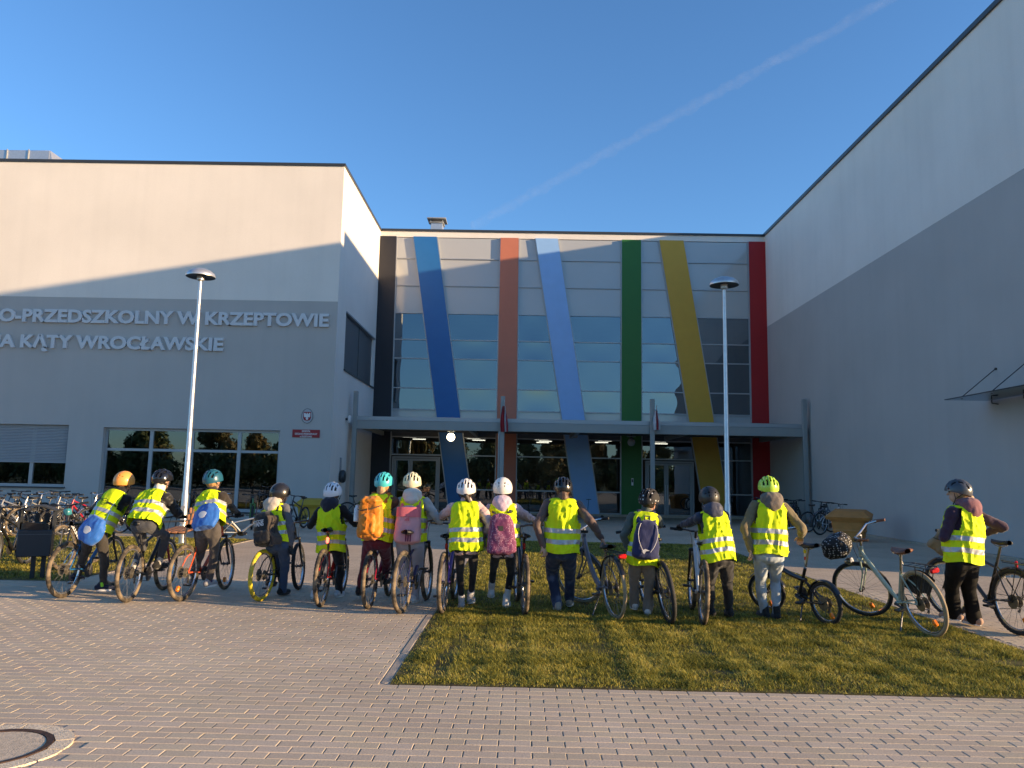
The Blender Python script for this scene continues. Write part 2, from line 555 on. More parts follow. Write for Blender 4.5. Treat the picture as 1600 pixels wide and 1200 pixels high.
for (x, y) in spots:
    if (x, y) in nearset: continue
    V, Fc = paver_mesh_data(.0978, .0484, rp.uniform(-.0006, .0008), (rp.uniform(-.006, .006), rp.uniform(-.009, .009)), 1)
    rest.add([(a+x, b+y, c) for a, b, c in V], Fc)
    t = rp.uniform(.94, 1.06); rest_t += [(t*rp.uniform(.98, 1.02), t, t*rp.uniform(.96, 1.02), 1)]*len(Fc)
for (x, y, hw_) in cut:
    V, Fc = paver_mesh_data(hw_, .0484, rp.uniform(-.0006, .0008), (rp.uniform(-.006, .006), rp.uniform(-.009, .009)), 1)
    rest.add([(a+x, b+y, c) for a, b, c in V], Fc)
    t = rp.uniform(.94, 1.06); rest_t += [(t*rp.uniform(.98, 1.02), t, t*rp.uniform(.96, 1.02), 1)]*len(Fc)
me = rest.mesh('paver_field', M_PAVER, 0); set_tint(me, rest_t)
link('paver_field', me, paving, kind='stuff')

# ---- kerb strips round the lawns
kerb = MB().box(LAWN[0]-.085, LAWN[1]+.0, -.1, LAWN[0]-.08, LAWN[1]+.4, -.02).build('kerb', M_CONC, kind='structure')
def kerb_run(x0, y0, x1, y1, w=.07, top=.002):
    L = math.hypot(x1-x0, y1-y0); n = max(1, int(round(L/1.0))); a = math.atan2(y1-y0, x1-x0)
    me = MB().box(.003, -w/2, -.1, L/n-.003, w/2, top, .008).mesh('kerb_stone', M_CONC)
    for i in range(n):
        t = i/n
        o = link('kerb_stone', me, kerb)
        o.matrix_local = Matrix.Translation((x0+(x1-x0)*t, y0+(y1-y0)*t, rp.uniform(-.004, .004))) @ Matrix.Rotation(a + rp.uniform(-.004, .004), 4, 'Z')
kerb_run(LAWN[0]-.045, LAWN[1]+.03, LAWN[0]-.045, LAWN[3])
kerb_run(LAWN[2]+.04, LAWN[1]-.6, LAWN[2]+.04, LAWN[3]-.6)
kerb_run(LAWN[0], LAWN[3]+.03, LAWN[2]-.6, LAWN[3]+.03)
kerb_run(LAWN2[0], LAWN2[1]-.04, LAWN2[2], LAWN2[1]-.04)
kerb_run(LAWN2[2]+.04, LAWN2[1], LAWN2[2]+.04, LAWN2[3])
kerb_run(LAWN2[0], LAWN2[3]+.03, LAWN2[2], LAWN2[3]+.03)
# pale strip at the foot of the right-hand wall
kerb_run(XR-.06, YR0, XR-.06, YF-.2, w=.10, top=.05)

# ---- lawns
def lawn_sheet(name, R):
    def fn(u, v):
        x = R[0] + (R[2]-R[0])*u; yy = R[1] + (R[3]-R[1])*v
        e = min(1, 12*min(u, 1-u, v, 1-v))
        return (x, yy, .001 + e*(.003 + .003*noise.noise(Vector((x*1.3, yy*1.3, 0)))))
    return MB().grid(fn, 40, 60).build(name, M_SOIL, kind='structure')
lawn_sheet('lawn_soil', LAWN); lawn_sheet('lawn_soil', LAWN2)
MB().box(LAWN[0], LAWN[1], -.05, LAWN[2], LAWN[3], -.004).build('lawn_bed', M_SOIL, kind='structure')
MB().box(LAWN2[0], LAWN2[1], -.05, LAWN2[2], LAWN2[3], -.004).build('lawn_bed', M_SOIL, kind='structure')

def grass_material():
    m = bpy.data.materials.new('grass_blades'); m.use_nodes = True
    nt = m.node_tree; N = nt.nodes; L = nt.links; b = N['Principled BSDF']
    geo = N.new('ShaderNodeNewGeometry')
    n1 = N.new('ShaderNodeTexNoise'); n1.inputs['Scale'].default_value = 2.1; n1.inputs['Detail'].default_value = 8; n1.inputs['Roughness'].default_value = .65
    L.new(geo.outputs['Position'], n1.inputs['Vector'])
    at = N.new('ShaderNodeAttribute'); at.attribute_name = 'shade'
    ad = N.new('ShaderNodeMath'); ad.operation = 'ADD'
    L.new(n1.outputs['Fac'], ad.inputs[0]); L.new(at.outputs['Fac'], ad.inputs[1])
    cr = N.new('ShaderNodeValToRGB'); e = cr.color_ramp.elements
    e[0].position = .38; e[0].color = (.085, .095, .016, 1)
    e[1].position = .92; e[1].color = (.62, .49, .17, 1)
    k = e.new(.55); k.color = (.235, .22, .034, 1)
    k = e.new(.72); k.color = (.47, .405, .075, 1)
    L.new(ad.outputs[0], cr.inputs[0]); L.new(cr.outputs[0], b.inputs['Base Color'])
    b.inputs['Roughness'].default_value = .55; b.inputs['Specular IOR Level'].default_value = .25
    tr = N.new('ShaderNodeBsdfTranslucent'); L.new(cr.outputs[0], tr.inputs['Color'])
    mx = N.new('ShaderNodeMixShader'); mx.inputs['Fac'].default_value = .3
    L.new(b.outputs[0], mx.inputs[1]); L.new(tr.outputs[0], mx.inputs[2])
    L.new(mx.outputs[0], N['Material Output'].inputs['Surface'])
    return m
M_GRASS = grass_material()
def grass(name, zones, R, label, bare=()):
    g = np.random.default_rng(11)
    P = []
    for (x0, y0, x1, y1, dens) in zones:
        n = int((x1-x0)*(y1-y0)*dens)
        P.append(np.stack([g.uniform(x0, x1, n), g.uniform(y0, y1, n)], 1))
    P = np.concatenate(P)
    p3 = np.concatenate([P, np.zeros((len(P), 1))], 1)
    cl = vnoise(p3*3.1, 1.0)*.5 + vnoise(p3*9.0, 4.0)*.5
    keep = g.uniform(0, 1, len(P)) < np.clip(.72 + .65*cl, .08, 1)
    for (bx, by, brx, bry, k) in bare:
        q = ((P[:, 0]-bx)/brx)**2 + ((P[:, 1]-by)/bry)**2
        keep &= g.uniform(0, 1, len(P)) > k*np.clip(1.5-q, 0, 1)
    edge = np.minimum.reduce([P[:, 0]-R[0], R[2]-P[:, 0], P[:, 1]-R[1], R[3]-P[:, 1]])
    ragged = .05 + .06*vnoise(p3*6.3, 9.0)
    keep &= (edge > ragged) | (g.uniform(0, 1, len(P)) < .35)
    P = P[keep]; cl = cl[keep]; n = len(P)
    h = g.uniform(.014, .042, n)*(1 + .8*cl)*np.clip(.40 + edge[keep]*2.0, .35, 1)
    a = g.uniform(0, 2*np.pi, n); lean = g.uniform(.3, 1.6, n)*h
    w = g.uniform(.0016, .0032, n)*(1 + np.clip((P[:, 1]-8)/8, 0, 1.4))
    z0 = np.full(n, .004)
    ca, sa = np.cos(a), np.sin(a)
    bx, by = -sa*w, ca*w
    V = np.zeros((n, 5, 3), np.float32)
    V[:, 0] = np.stack([P[:, 0]-bx, P[:, 1]-by, z0], 1)
    V[:, 1] = np.stack([P[:, 0]+bx, P[:, 1]+by, z0], 1)
    mx, my = P[:, 0]+ca*lean*.35, P[:, 1]+sa*lean*.35
    V[:, 2] = np.stack([mx+bx*.8, my+by*.8, z0+h*.62], 1)
    V[:, 3] = np.stack([mx-bx*.8, my-by*.8, z0+h*.62], 1)
    V[:, 4] = np.stack([P[:, 0]+ca*lean, P[:, 1]+sa*lean, z0+h*.98], 1)
    me = bpy.data.meshes.new(name)
    me.vertices.add(n*5); me.vertices.foreach_set('co', V.ravel())
    base = np.arange(n)[:, None]*5
    loops = np.concatenate([base+np.array([[0, 1, 2, 3]]), base+np.array([[3, 2, 4]])], 1).ravel()
    me.loops.add(len(loops)); me.loops.foreach_set('vertex_index', loops.astype(np.int32))
    me.polygons.add(2*n)
    st = (np.arange(n)[:, None]*7 + np.array([[0, 4]])).ravel()
    me.polygons.foreach_set('loop_start', st.astype(np.int32))
    me.update(calc_edges=True)
    at = me.attributes.new('shade', 'FLOAT', 'FACE')
    at.data.foreach_set('value', np.repeat(g.uniform(-.10, .26, n), 2).astype(np.float32))
    me.materials.append(M_GRASS)
    return link(name, me, None, kind='stuff', label=label, category='grass')
grass('grass', [(LAWN[0], LAWN[1], LAWN[2], 7.2, 11500), (LAWN[0], 7.2, LAWN[2], 9.6, 7500), (LAWN[0], 9.6, LAWN[2], 13, 2600), (LAWN[0], 13, LAWN[2], LAWN[3], 1300)], LAWN,
      'yellowing short grass on the lawn in front of the entrance',
      bare=((-.62, 6.85, .09, .55, .9), (-.55, 7.6, .1, .6, .7), (.75, 7.6, .3, .18, .5), (2.4, 6.3, .35, .15, .4), (4.6, 7.2, .25, .2, .9), (1.6, 6.7, .25, .12, .45), (2.9, 8.2, .3, .12, .5)))
grass('grass', [(-14.5, LAWN2[1], LAWN2[2], 14, 2300), (-17, 14, LAWN2[2], LAWN2[3], 1200)], LAWN2,
      'sunlit grass strip around the litter bin and the left lamp post')

# ---- manhole
mh = thing('manhole_cover', 'round concrete-filled manhole cover with rusty rim and granite sett collar', 'manhole cover', Matrix.Translation(MAN))
M_GRAN = pmat('granite_setts', (.66, .55, .40), .85, 0, .45, 120, .6, 140, .3)
M_RUST = pmat('rusty_iron', (.085, .045, .028), .75, .4, .4, 14, .5, 60)
MB().lathe([(.0005, .004), (.285, .004), (.288, -.03)], 48).build('concrete_infill', pmat('infill', (.56, .455, .33), .9, 0, .18, 30, .5, 120, .2), mh)
MB().lathe([(.289, -.03), (.289, .007), (.325, .009), (.33, -.03)], 48).build('iron_rim', M_RUST, mh)
MB().lathe([(.33, -.03), (.33, -.006), (MAN_R+.06, -.004), (MAN_R+.06, -.03)], 48).build('bedding', M_CONC, mh)
for i in range(15):
    a0 = 2*math.pi*i/15 + .012; a1 = 2*math.pi*(i+1)/15 - .012
    pl = [(r*math.cos(a), r*math.sin(a)) for r, a in [(.335, a0), (MAN_R, a0)] + [(MAN_R, a0+(a1-a0)*t) for t in (.33, .67)] + [(MAN_R, a1), (.335, a1)]]
    c = Vector((sum(p[0] for p in pl)/6, sum(p[1] for p in pl)/6, 0))
    o = MB().prism([(p[0]-c.x, p[1]-c.y) for p in pl], -.03, .004 + rp.uniform(-.002, .003)).build('sett', M_GRAN, mh)
    o.location = c

# ---- wall helper ---------------------------------------------------
def wall_sheet(name, origin, U, W, width, height, holes, depth, mat, parent=None, **kw):
    """a wall face with openings and their reveals; U along, W up, the wall recedes along -(U x W)"""
    O = Vector(origin); U = Vector(U); W = Vector(W); Nn = U.cross(W)
    xs = sorted({0, width} | {h[0] for h in holes} | {h[2] for h in holes})
    zs = sorted({0, height} | {h[1] for h in holes} | {h[3] for h in holes})
    mb = MB()
    P = lambda u, w, d=0: O + U*u + W*w - Nn*d
    for i in range(len(xs)-1):
        for j in range(len(zs)-1):
            cu, cw = (xs[i]+xs[i+1])/2, (zs[j]+zs[j+1])/2
            if any(h[0] < cu < h[2] and h[1] < cw < h[3] for h in holes): continue
            mb.add([P(xs[i], zs[j]), P(xs[i+1], zs[j]), P(xs[i+1], zs[j+1]), P(xs[i], zs[j+1])], [(0, 1, 2, 3)])
    for h in holes:
        c = [(h[0], h[1]), (h[2], h[1]), (h[2], h[3]), (h[0], h[3])]
        for k in range(4):
            a, b = c[k], c[(k+1) % 4]
            mb.add([P(*a), P(*a, depth), P(*b, depth), P(*b)], [(0, 1, 2, 3)])
    return mb.build(name, mat, parent, 0.3, **kw)

# ---- left block ----------------------------------------------------
lb = thing('school_wing', 'pale school wing with grey painted lower storey and raised wall lettering', 'building', Matrix.Translation((XL, YL, 0)))
TL = Matrix.Translation((-XL, -YL, 0))           # world -> block
X0 = -34.0
GZ = 7.89
def xz(px, py, Y=YL):
    p = on_y(px, py, Y); return p.x, p.z
w1x1, w1t = xz(108, 664); _, w1b = xz(60, 760)
w2x0, w2t = xz(162, 667.5); w2x1, _ = xz(438, 671)
w1x0 = w1x1 - 6.2
w2b = .25
def rel(px): return px - X0
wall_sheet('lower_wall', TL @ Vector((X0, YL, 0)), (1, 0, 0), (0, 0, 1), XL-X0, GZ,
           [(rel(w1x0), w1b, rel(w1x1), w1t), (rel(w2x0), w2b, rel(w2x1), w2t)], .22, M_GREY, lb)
wall_sheet('upper_wall', TL @ Vector((X0, YL-.003, GZ)), (1, 0, 0), (0, 0, 1), XL-X0, ROOF-.1-GZ, [], .2, M_WHITE, lb)
s0 = on_x(541, 489, XL); s1 = on_x(585, 530, XL); s2 = on_x(537.5, 577, XL)
sz1 = (s0.z + s1.z)/2; sz0 = s2.z; sy0 = s0.y; sy1 = s1.y - .1
wall_sheet('side_wall', TL @ Vector((XL, YL, 0)), (0, 1, 0), (0, 0, 1), YF-YL+.3, ROOF-.1, [(sy0-YL, sz0, sy1-YL, sz1)], .18, M_WHITE, lb)
MB().box(X0-.05, YL-.05, ROOF-.1, XL+.05, YF+.4, ROOF, M=TL).build('roof_flashing', M_DARKMETAL, lb)
MB().box(X0, YL+.3, ROOF-.3, XL-.1, 48, ROOF-.105, M=TL).build('roof', M_DARKROOM, lb)
mb = MB()
mb.box(X0, 48, 0, XL, 48.2, ROOF-.2, M=TL).box(X0-.2, YL, 0, X0-.01, 48, ROOF-.2, M=TL)
mb.build('rear_wall', M_WHITE, lb)
# room behind the windows
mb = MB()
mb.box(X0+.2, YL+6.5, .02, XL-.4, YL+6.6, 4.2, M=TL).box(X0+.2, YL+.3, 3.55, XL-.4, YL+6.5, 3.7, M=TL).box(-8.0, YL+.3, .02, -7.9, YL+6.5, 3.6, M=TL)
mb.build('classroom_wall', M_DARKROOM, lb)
MB().box(X0+.2, YL+.25, .0, XL-.4, YL+6.5, .04, M=TL).build('classroom_floor', M_FLOORIN, lb)
M_LIT = emis('strip_light_lit', (1.0, .93, .80), 1.7)
for (px_, Yc) in ((327, 3.2), (405, 4.0), (210, 4.6)):
    p = on_y(px_, 690, YL+Yc)
    MB().box(p.x-.35, YL+Yc-.05, 3.47, p.x+.35, YL+Yc+.05, 3.52, M=TL).build('ceiling_strip_light', M_LIT, lb)
M_GLASS_DARK = glass_mat('window_glass_dark', (.42, .44, .42), .10, .004, wave=.05)
M_GLASS_DOOR = glass_mat('door_glass', (.50, .52, .50), .14, .004, wave=.05)
M_GLASS_UP = glass_mat('curtain_wall_glass', (.13, .16, .19), .17, .004, wave=.03)
M_SPANDREL = pmat('spandrel_glass', (.43, .43, .415), .10, 0, .03, .6, 0, 10, .7, coat=.5)
def window(parent, x0, z0, x1, z1, cols, rows, Y, fr=.07, T=TL, gmat=None, sill=True, name='window'):
    """frame with mullions (cols, rows are inner positions 0..1) and one pane for each light"""
    xs = [x0] + [x0+(x1-x0)*c for c in cols] + [x1]
    zs = [z0] + [z0+(z1-z0)*r for r in rows] + [z1]
    mb = MB()
    mb.box(x0, Y-.03, z0, x0+fr, Y+.05, z1, M=T).box(x1-fr, Y-.03, z0, x1, Y+.05, z1, M=T)
    mb.box(x0+fr, Y-.028, z0, x1-fr, Y+.048, z0+fr, M=T).box(x0+fr, Y-.028, z1-fr, x1-fr, Y+.048, z1, M=T)
    for x in xs[1:-1]: mb.box(x-fr*.7, Y-.034, z0+fr, x+fr*.7, Y+.046, z1-fr, M=T)
    for z in zs[1:-1]: mb.box(x0+fr, Y-.025, z-fr*.5, x1-fr, Y+.043, z+fr*.5, M=T)
    w = mb.build(name, M_ALU, parent, .3)
    for i in range(len(xs)-1):
        for j in range(len(zs)-1):
            MB().box(xs[i]+fr*.6, Y+.005, zs[j]+fr*.5, xs[i+1]-fr*.6, Y+.02, zs[j+1]-fr*.5, M=T).build('pane', gmat or M_GLASS_DARK, w, 0)
    if sill:
        MB().box(x0-.05, Y-.30, z0-.05, x1+.05, Y-.03, z0-.004, M=T).build('sill', M_DARKMETAL, w, 0)
    return w
window(lb, w2x0, w2b, w2x1, w2t, [(xz(c, 690)[0]-w2x0)/(w2x1-w2x0) for c in (233, 297, 371.5)], [(xz(300, 704)[1]-w2b)/(w2t-w2b)], YL+.2, .09)
w1 = window(lb, w1x0, w1b, w1x1, w1t, [(xz(c, 740)[0]-w1x0)/(w1x1-w1x0) for c in (-60, 43)], [], YL+.2, .09)
# roller shutter over the upper part of the first window
shz = xz(60, 721)[1]
mb = MB(); z = w1t - .03; k = 0
M_SHUT = paint('shutter_grey', (.33, .34, .35), .5)
while z - .055 > shz:
    mb.box(w1x0+.02, YL+.115, z-.05, w1x1-.02, YL+.145, z, .012, M=TL); z -= .055
mb.box(w1x0+.02, YL+.11, z-.07, w1x1-.02, YL+.15, z, .01, M=TL)
mb.build('roller_shutter', M_SHUT, lb)
MB().box(w1x0, YL+.3, w1b, w1x1, YL+.33, w1t-.5, M=TL).build('curtain', cloth('curtain', (.10, .10, .11), stretch=(30, 1, 1)), lb)
# side-wall window with a metal sunscreen
sw = MB().box(XL-.12, sy0+.02, sz0+.02, XL-.09, sy1-.02, sz1-.03, M=TL)
swo = sw.build('side_window', pmat('perforated_screen', (.16, .165, .17), .5, .5, .3, 55, .6, 200), lb)
MB().box(XL-.089, (sy0+sy1)/2-.02, sz0+.03, XL-.07, (sy0+sy1)/2+.02, sz1-.03, M=TL).build('mullion', M_DARKMETAL, swo)
MB().box(XL-.16, sy0-.02, sz0-.05, XL+.06, sy1+.25, sz0-.003, M=TL).build('sill', M_DARKMETAL, swo)
MB().box(XL-.14, sy0-.01, sz1-.02, XL+.05, sy1+.1, sz1+.04, M=TL).build('screen_box', M_ALUD, swo)
# raised wall lettering
M_LETT = paint('letter_metal', (.62, .62, .63), .5, .0)
sign = thing('wall_lettering', 'raised pale metal letters spelling the school name on grey wall', 'sign', Matrix.Translation((XL, YL-.02, 6)))
def letters(body, px_l, px_r, py_top, py_bot, anchor):
    """fit a line so that ANCHOR (its right-hand part) spans px_l..px_r"""
    xl = on_y(px_l, (py_top+py_bot)/2, YL).x; xr = on_y(px_r, (py_top+py_bot)/2, YL).x
    z1 = on_y(px_r, py_top, YL).z; z0 = on_y(px_r, py_bot, YL).z
    ref = get_co(text_mesh(anchor, 1.0, 0, .036, 'LEFT'))
    capz = get_co(text_mesh('E', 1.0, 0, .036, 'LEFT')); cap = capz[:, 1].max() - capz[:, 1].min()
    sy = (z1-z0)/cap; sx = (xr-xl)/(ref[:, 0].max()-ref[:, 0].min())
    me = text_mesh(body, 1.0, .08/sy, .036, 'RIGHT')
    co = get_co(me).copy()
    co[:, 0] = (co[:, 0]-co[:, 0].max())*sx; co[:, 1] = (co[:, 1]-capz[:, 1].min())*sy; co[:, 2] *= sy
    # split into letters
    par = np.arange(len(co))
    def find(a):
        while par[a] != a: par[a] = par[par[a]]; a = par[a]
        return a
    for e in me.edges:
        a, b = find(e.vertices[0]), find(e.vertices[1])
        if a != b: par[a] = b
    roots = np.array([find(i) for i in range(len(co))])
    groups = []
    for r in np.unique(roots):
        ids = np.where(roots == r)[0]
        groups.append([set(ids.tolist()), co[ids, 0].min(), co[ids, 0].max()])
    groups.sort(key=lambda g_: g_[1])
    merged = []
    for g_ in groups:
        if merged and (min(g_[2], merged[-1][2]) - g_[1]) > .5*min(g_[2]-g_[1], merged[-1][2]-merged[-1][1]):
            merged[-1][0] |= g_[0]; merged[-1][2] = max(merged[-1][2], g_[2])
        else: merged.append(g_)
    polys = [tuple(p.vertices) for p in me.polygons]
    for ids, x0, x1 in merged:
        if x1 + xr < X0 + 2: continue
        order = sorted(ids); mp = {v: i for i, v in enumerate(order)}
        mb = MB()
        mb.add([(xr + co[v, 0] - XL, -.03 - co[v, 2], z0 + co[v, 1] - 6) for v in order], [tuple(mp[v] for v in p) for p in polys if p[0] in ids])
        mb.build('letter', M_LETT, sign, 0)
letters('ZESPÓŁ SZKOLNO-PRZEDSZKOLNY W KRZEPTOWIE', 36.5, 514.5, 491, 511.5, 'PRZEDSZKOLNY W KRZEPTOWIE')
letters('GMINA KĄTY WROCŁAWSKIE', 33.5, 350, 528.5, 549, 'KĄTY WROCŁAWSKIE')
# emblem and red plate
c = on_y(480.3, 650, YL)
em = thing('wall_emblem', 'oval plaque with white eagle on red shield beside the windows', 'emblem', Matrix.Translation((c.x, YL, c.z)))
Fm = facing_matrix((0, -.02, 0))
def ov(rx, rz, n=32): return [(rx*math.cos(2*math.pi*i/n), rz*math.sin(2*math.pi*i/n)) for i in range(n)]
M_PLQ = paint('plaque_white', (.40, .40, .41), .4)
M_RED = paint('sign_red', (.30, .012, .018), .4)
M_OFFW = paint('sign_white', (.70, .68, .66), .5)
MB().prism(ov(.205, .265), -.02, .005, Fm).build('plaque', M_PLQ, em, .5)
mb = MB(); ring = ov(.2, .26); mb.tube([(p[0], p[1], .006) for p in ring], .007, 6, closed=True, M=Fm); mb.build('plaque_rim', M_DARKMETAL, em)
MB().prism([(-.135, .145), (.135, .145), (.14, -.06), (.10, -.15), (0, -.175), (-.10, -.15), (-.14, -.06)], .0055, .012, Fm).build('shield', M_RED, em, .4)
eagle = [(0, .12), (.018, .105), (.02, .075), (.04, .06), (.055, .09), (.075, .115), (.10, .11), (.118, .08), (.112, .03), (.115, -.02), (.095, -.045), (.06, -.05), (.04, -.045), (.03, -.07),
         (.055, -.11), (.03, -.115), (.02, -.14), (0, -.15)]
eagle = eagle + [(-x, z) for x, z in reversed(eagle[1:-1])]
MB().prism(eagle, .0125, .020, Fm).build('eagle', M_OFFW, em, .4)
a = on_y(457.5, 671, YL); b = on_y(499.5, 684, YL)
cx, cz = (a.x+b.x)/2, (a.z+b.z)/2; hw, hh = (b.x-a.x)/2, (a.z-b.z)/2
pl = thing('name_plate', 'small red plate with white school name below the eagle emblem', 'sign', Matrix.Translation((cx, YL, cz)))
MB().box(-hw, -.03, -hh, hw, -.001, hh, .004).build('plate', M_RED, pl)
for (tx, dz, wd) in (('ZESPÓŁ', .085, .34), ('SZKOLNO-PRZEDSZKOLNY', -.012, .86), ('w KRZEPTOWIE', -.105, .46)):
    me = text_mesh(tx, .085, .004, .002, 'CENTER', mat=M_OFFW)
    co = get_co(me); k = wd*hw*2*.95/(co[:, 0].max()-co[:, 0].min()); co[:, 0] *= k; co[:, 1] *= 1.0; set_co(me, co)
    link('lettering', me, pl, facing_matrix((0, -.033, dz-.03)))
# wall lamp, hose reel
p = on_x(540, 655, XL)
wl = thing('wall_floodlight', 'small white floodlight bracketed high on the wing side wall', 'lamp', Matrix.Translation((XL, p.y, p.z)))
MB().box(0, -.05, -.04, .10, .05, .04, .01).build('bracket', M_DARKMETAL, wl)
MB().box(.10, -.10, -.14, .20, .10, .14, .03).build('lamp_housing', M_OFFW, wl)
p = on_x(531, 738, XL)
hr = thing('wall_bell', 'black round bell drum on a steel plate beside the wing corner', 'bell', Matrix.Translation((XL, p.y, p.z)))
MB().box(0, -.10, -.10, .03, .10, .55, .008).build('plate', M_ALUD, hr)
MB().lathe([(.001, .0), (.22, .0), (.24, .05), (.24, .12), (.20, .17), (.08, .19), (.001, .19)], 24, Matrix.Translation((.03, 0, -.15)) @ Matrix.Rotation(RAD(90), 4, 'Y')).build('drum', M_DARKMETAL, hr)
# roof plant on the left
p0 = on_y(-40, 236, 33.6); p1 = on_y(78, 235, 33.6); p2 = on_y(97, 250, 33.6)
hv = thing('roof_ventilation_unit', 'long metal ventilation duct on the roof of the wing', 'ventilation unit', Matrix.Translation((p1.x, 33.6, ROOF)))
mb = MB()
for i in range(6):
    x1 = -i*1.0; mb.box(x1-.97, 0, -.1, x1, 1.4, p1.z-ROOF, .02)
mb.build('duct', M_STEEL, hv)
MB().prism([(0, 0), (p2.x-p1.x+.2, 0), (0, p1.z-ROOF)], .02, 1.38, Matrix(((1, 0, 0, .004), (0, 0, 1, 0), (0, 1, 0, 0), (0, 0, 0, 1)))).build('end_hood', M_STEEL, hv)
mb = MB()
for i in range(6): mb.box(-i*1.0-.99, -.04, -.1, -i*1.0-.95, -.003, p1.z-ROOF+.03)
mb.build('flange', M_ALU, hv)

# ---- entrance block -------------------------------------------------
ent = thing('entrance_facade', 'glazed entrance facade with slanting coloured stripes between two wings', 'building', Matrix.Translation((0, YF, 0)))
TE = Matrix.Translation((0, -YF, 0))
MB().box(XL, YF-.02, ZT, XR, YF+.5, ROOF-.08, M=TE).build('parapet_band', M_WHITE, ent, 0)
MB().box(XL+.06, YF-.08, ROOF-.08, XR-.05, YF+.6, ROOF+.02, M=TE).build('roof_flashing', M_DARKMETAL, ent, 0)
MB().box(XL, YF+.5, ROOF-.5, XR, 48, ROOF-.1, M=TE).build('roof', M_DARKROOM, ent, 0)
STR = [  # name, colour, top px (xl, xr, y), bottom px (xl, xr, y)
    ('black', (.012, .013, .02), (594.5, 620, 370.5), (582.5, 611.5, 647)),
    ('blue', (.014, .13, .38), (646.8, 682.8, 372), (682.8, 718.8, 649)),
    ('terracotta', (.50, .165, .095), (782.4, 810.4, 373), (776.8, 807, 651)),
    ('light blue', (.27, .47, .78), (836.8, 871, 374), (878, 913, 653)),
    ('green', (.026, .15, .02), (971.6, 1001, 375), (970.8, 1001.6, 655)),
    ('yellow', (.62, .34, .03), (1029.6, 1066.8, 376), (1076, 1114, 657)),
    ('red', (.38, .005, .008), (1168.8, 1195.5, 376), (1174, 1203, 659)),
]
edges = []
for nm, colr, tp, bt in STR:
    a0 = on_y(tp[0], tp[2], YF); a1 = on_y(bt[0], bt[2], YF); b0 = on_y(tp[1], tp[2], YF); b1 = on_y(bt[1], bt[2], YF)
    fl = lambda z, a0=a0, a1=a1: a1.x + (a0.x-a1.x)*(z-a1.z)/(a0.z-a1.z)
    fr_ = lambda z, b0=b0, b1=b1: b1.x + (b0.x-b1.x)*(z-b1.z)/(b0.z-b1.z)
    if nm == 'black': fl = lambda z: XL+.004
    if nm == 'red': fr_ = lambda z: XR-.004
    edges.append((fl, fr_))
    Mx = Matrix(((1, 0, 0, 0), (0, 0, 1, 0), (0, 1, 0, 0), (0, 0, 0, 1)))
    poly = [(fl(.01), .01), (fr_(.01), .01), (fr_(ZT-.003), ZT-.003), (fl(ZT-.003), ZT-.003)]
    MB().prism(poly, -.14, .12, Mx).build('stripe_panel', paint('stripe_'+nm.replace(' ', '_'), colr, .5), ent, .3)
    mb = MB()
    for f_, s in ((fl, -1), (fr_, 1)):
        if (nm, s) in (('black', -1), ('red', 1)): continue
        mb.prism([(f_(.01)+s*.004, .01), (f_(.01)+s*.05, .01), (f_(ZT-.01)+s*.05, ZT-.01), (f_(ZT-.01)+s*.004, ZT-.01)], -.10, .05, Mx)
    mb.build('stripe_edge_trim', M_ALU, ent, .3)
ZR = [ZT-.003, 11.76, 10.46, 9.15, 7.90, 7.02, 5.65, 4.66, 4.0]
def pane_mesh(L, R, z0, z1, amp, mat, name):
    """a glass pane between two slanting edges, slightly dished as sealed panes are"""
    def fn(u, v):
        z = z0 + (z1-z0)*v; x = L(z) + (R(z)-L(z))*u
        a, b = 2*u-1, 2*v-1
        return (x, amp*(1-a*a)*(1-b*b), z)
    return MB().grid(fn, 12, 10).build(name, mat, ent, 1.2)
rp2 = random.Random(5)
for s in range(6):
    Lf, Rf = edges[s][1], edges[s+1][0]
    Lg = lambda z, Lf=Lf: Lf(z)+.05
    Rg = lambda z, Rf=Rf: Rf(z)-.05
    for r in range(8):
        z1, z0 = ZR[r]-.025, ZR[r+1]+.025
        amp = rp2.uniform(.004, .009) if 3 <= r < 7 and s >= 1 else rp2.uniform(.0005, .002)
        if 3 <= r < 7: pane_mesh(Lg, Rg, z0, z1, amp, M_GLASS_UP, 'pane')
        else: pane_mesh(Lg, Rg, z0, z1, rp2.uniform(-.0006, .0006), M_SPANDREL, 'spandrel_panel')
    for r in range(1, 9):
        z = ZR[r]
        xa, xb = Lf(z)+.05, Rf(z)-.05
        MB().box(xa, -.055, z-.024, xb, .04, z+.024).build('transom', M_ALU, ent, 0)
# behind the glass: floors, ceilings and back wall of the hall
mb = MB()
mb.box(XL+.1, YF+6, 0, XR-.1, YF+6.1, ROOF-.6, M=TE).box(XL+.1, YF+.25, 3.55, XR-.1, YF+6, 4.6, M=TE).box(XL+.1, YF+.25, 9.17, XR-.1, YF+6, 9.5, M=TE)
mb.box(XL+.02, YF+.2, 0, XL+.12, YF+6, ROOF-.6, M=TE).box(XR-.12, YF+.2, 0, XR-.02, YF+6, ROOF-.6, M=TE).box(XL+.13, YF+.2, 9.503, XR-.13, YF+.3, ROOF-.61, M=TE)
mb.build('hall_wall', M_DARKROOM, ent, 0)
MB().box(XL+.12, YF+.0, -.02, XR-.12, YF+6, .03, M=TE).build('hall_floor', M_FLOORIN, ent, 0)
for (px_, Yc) in ((640, 1.6), (740, 1.8), (748, 3.4), (846, 1.7), (852, 3.2), (848, 4.6), (945, 1.8), (940, 3.4), (1030, 1.8), (1033, 3.6), (655, 3.5)):
    p = on_y(px_, 690, YF+Yc)
    MB().box(p.x-.32, YF+Yc-.04, 3.46, p.x+.32, YF+Yc+.04, 3.50, M=TE).build('ceiling_strip_light', M_LIT, ent, 0)
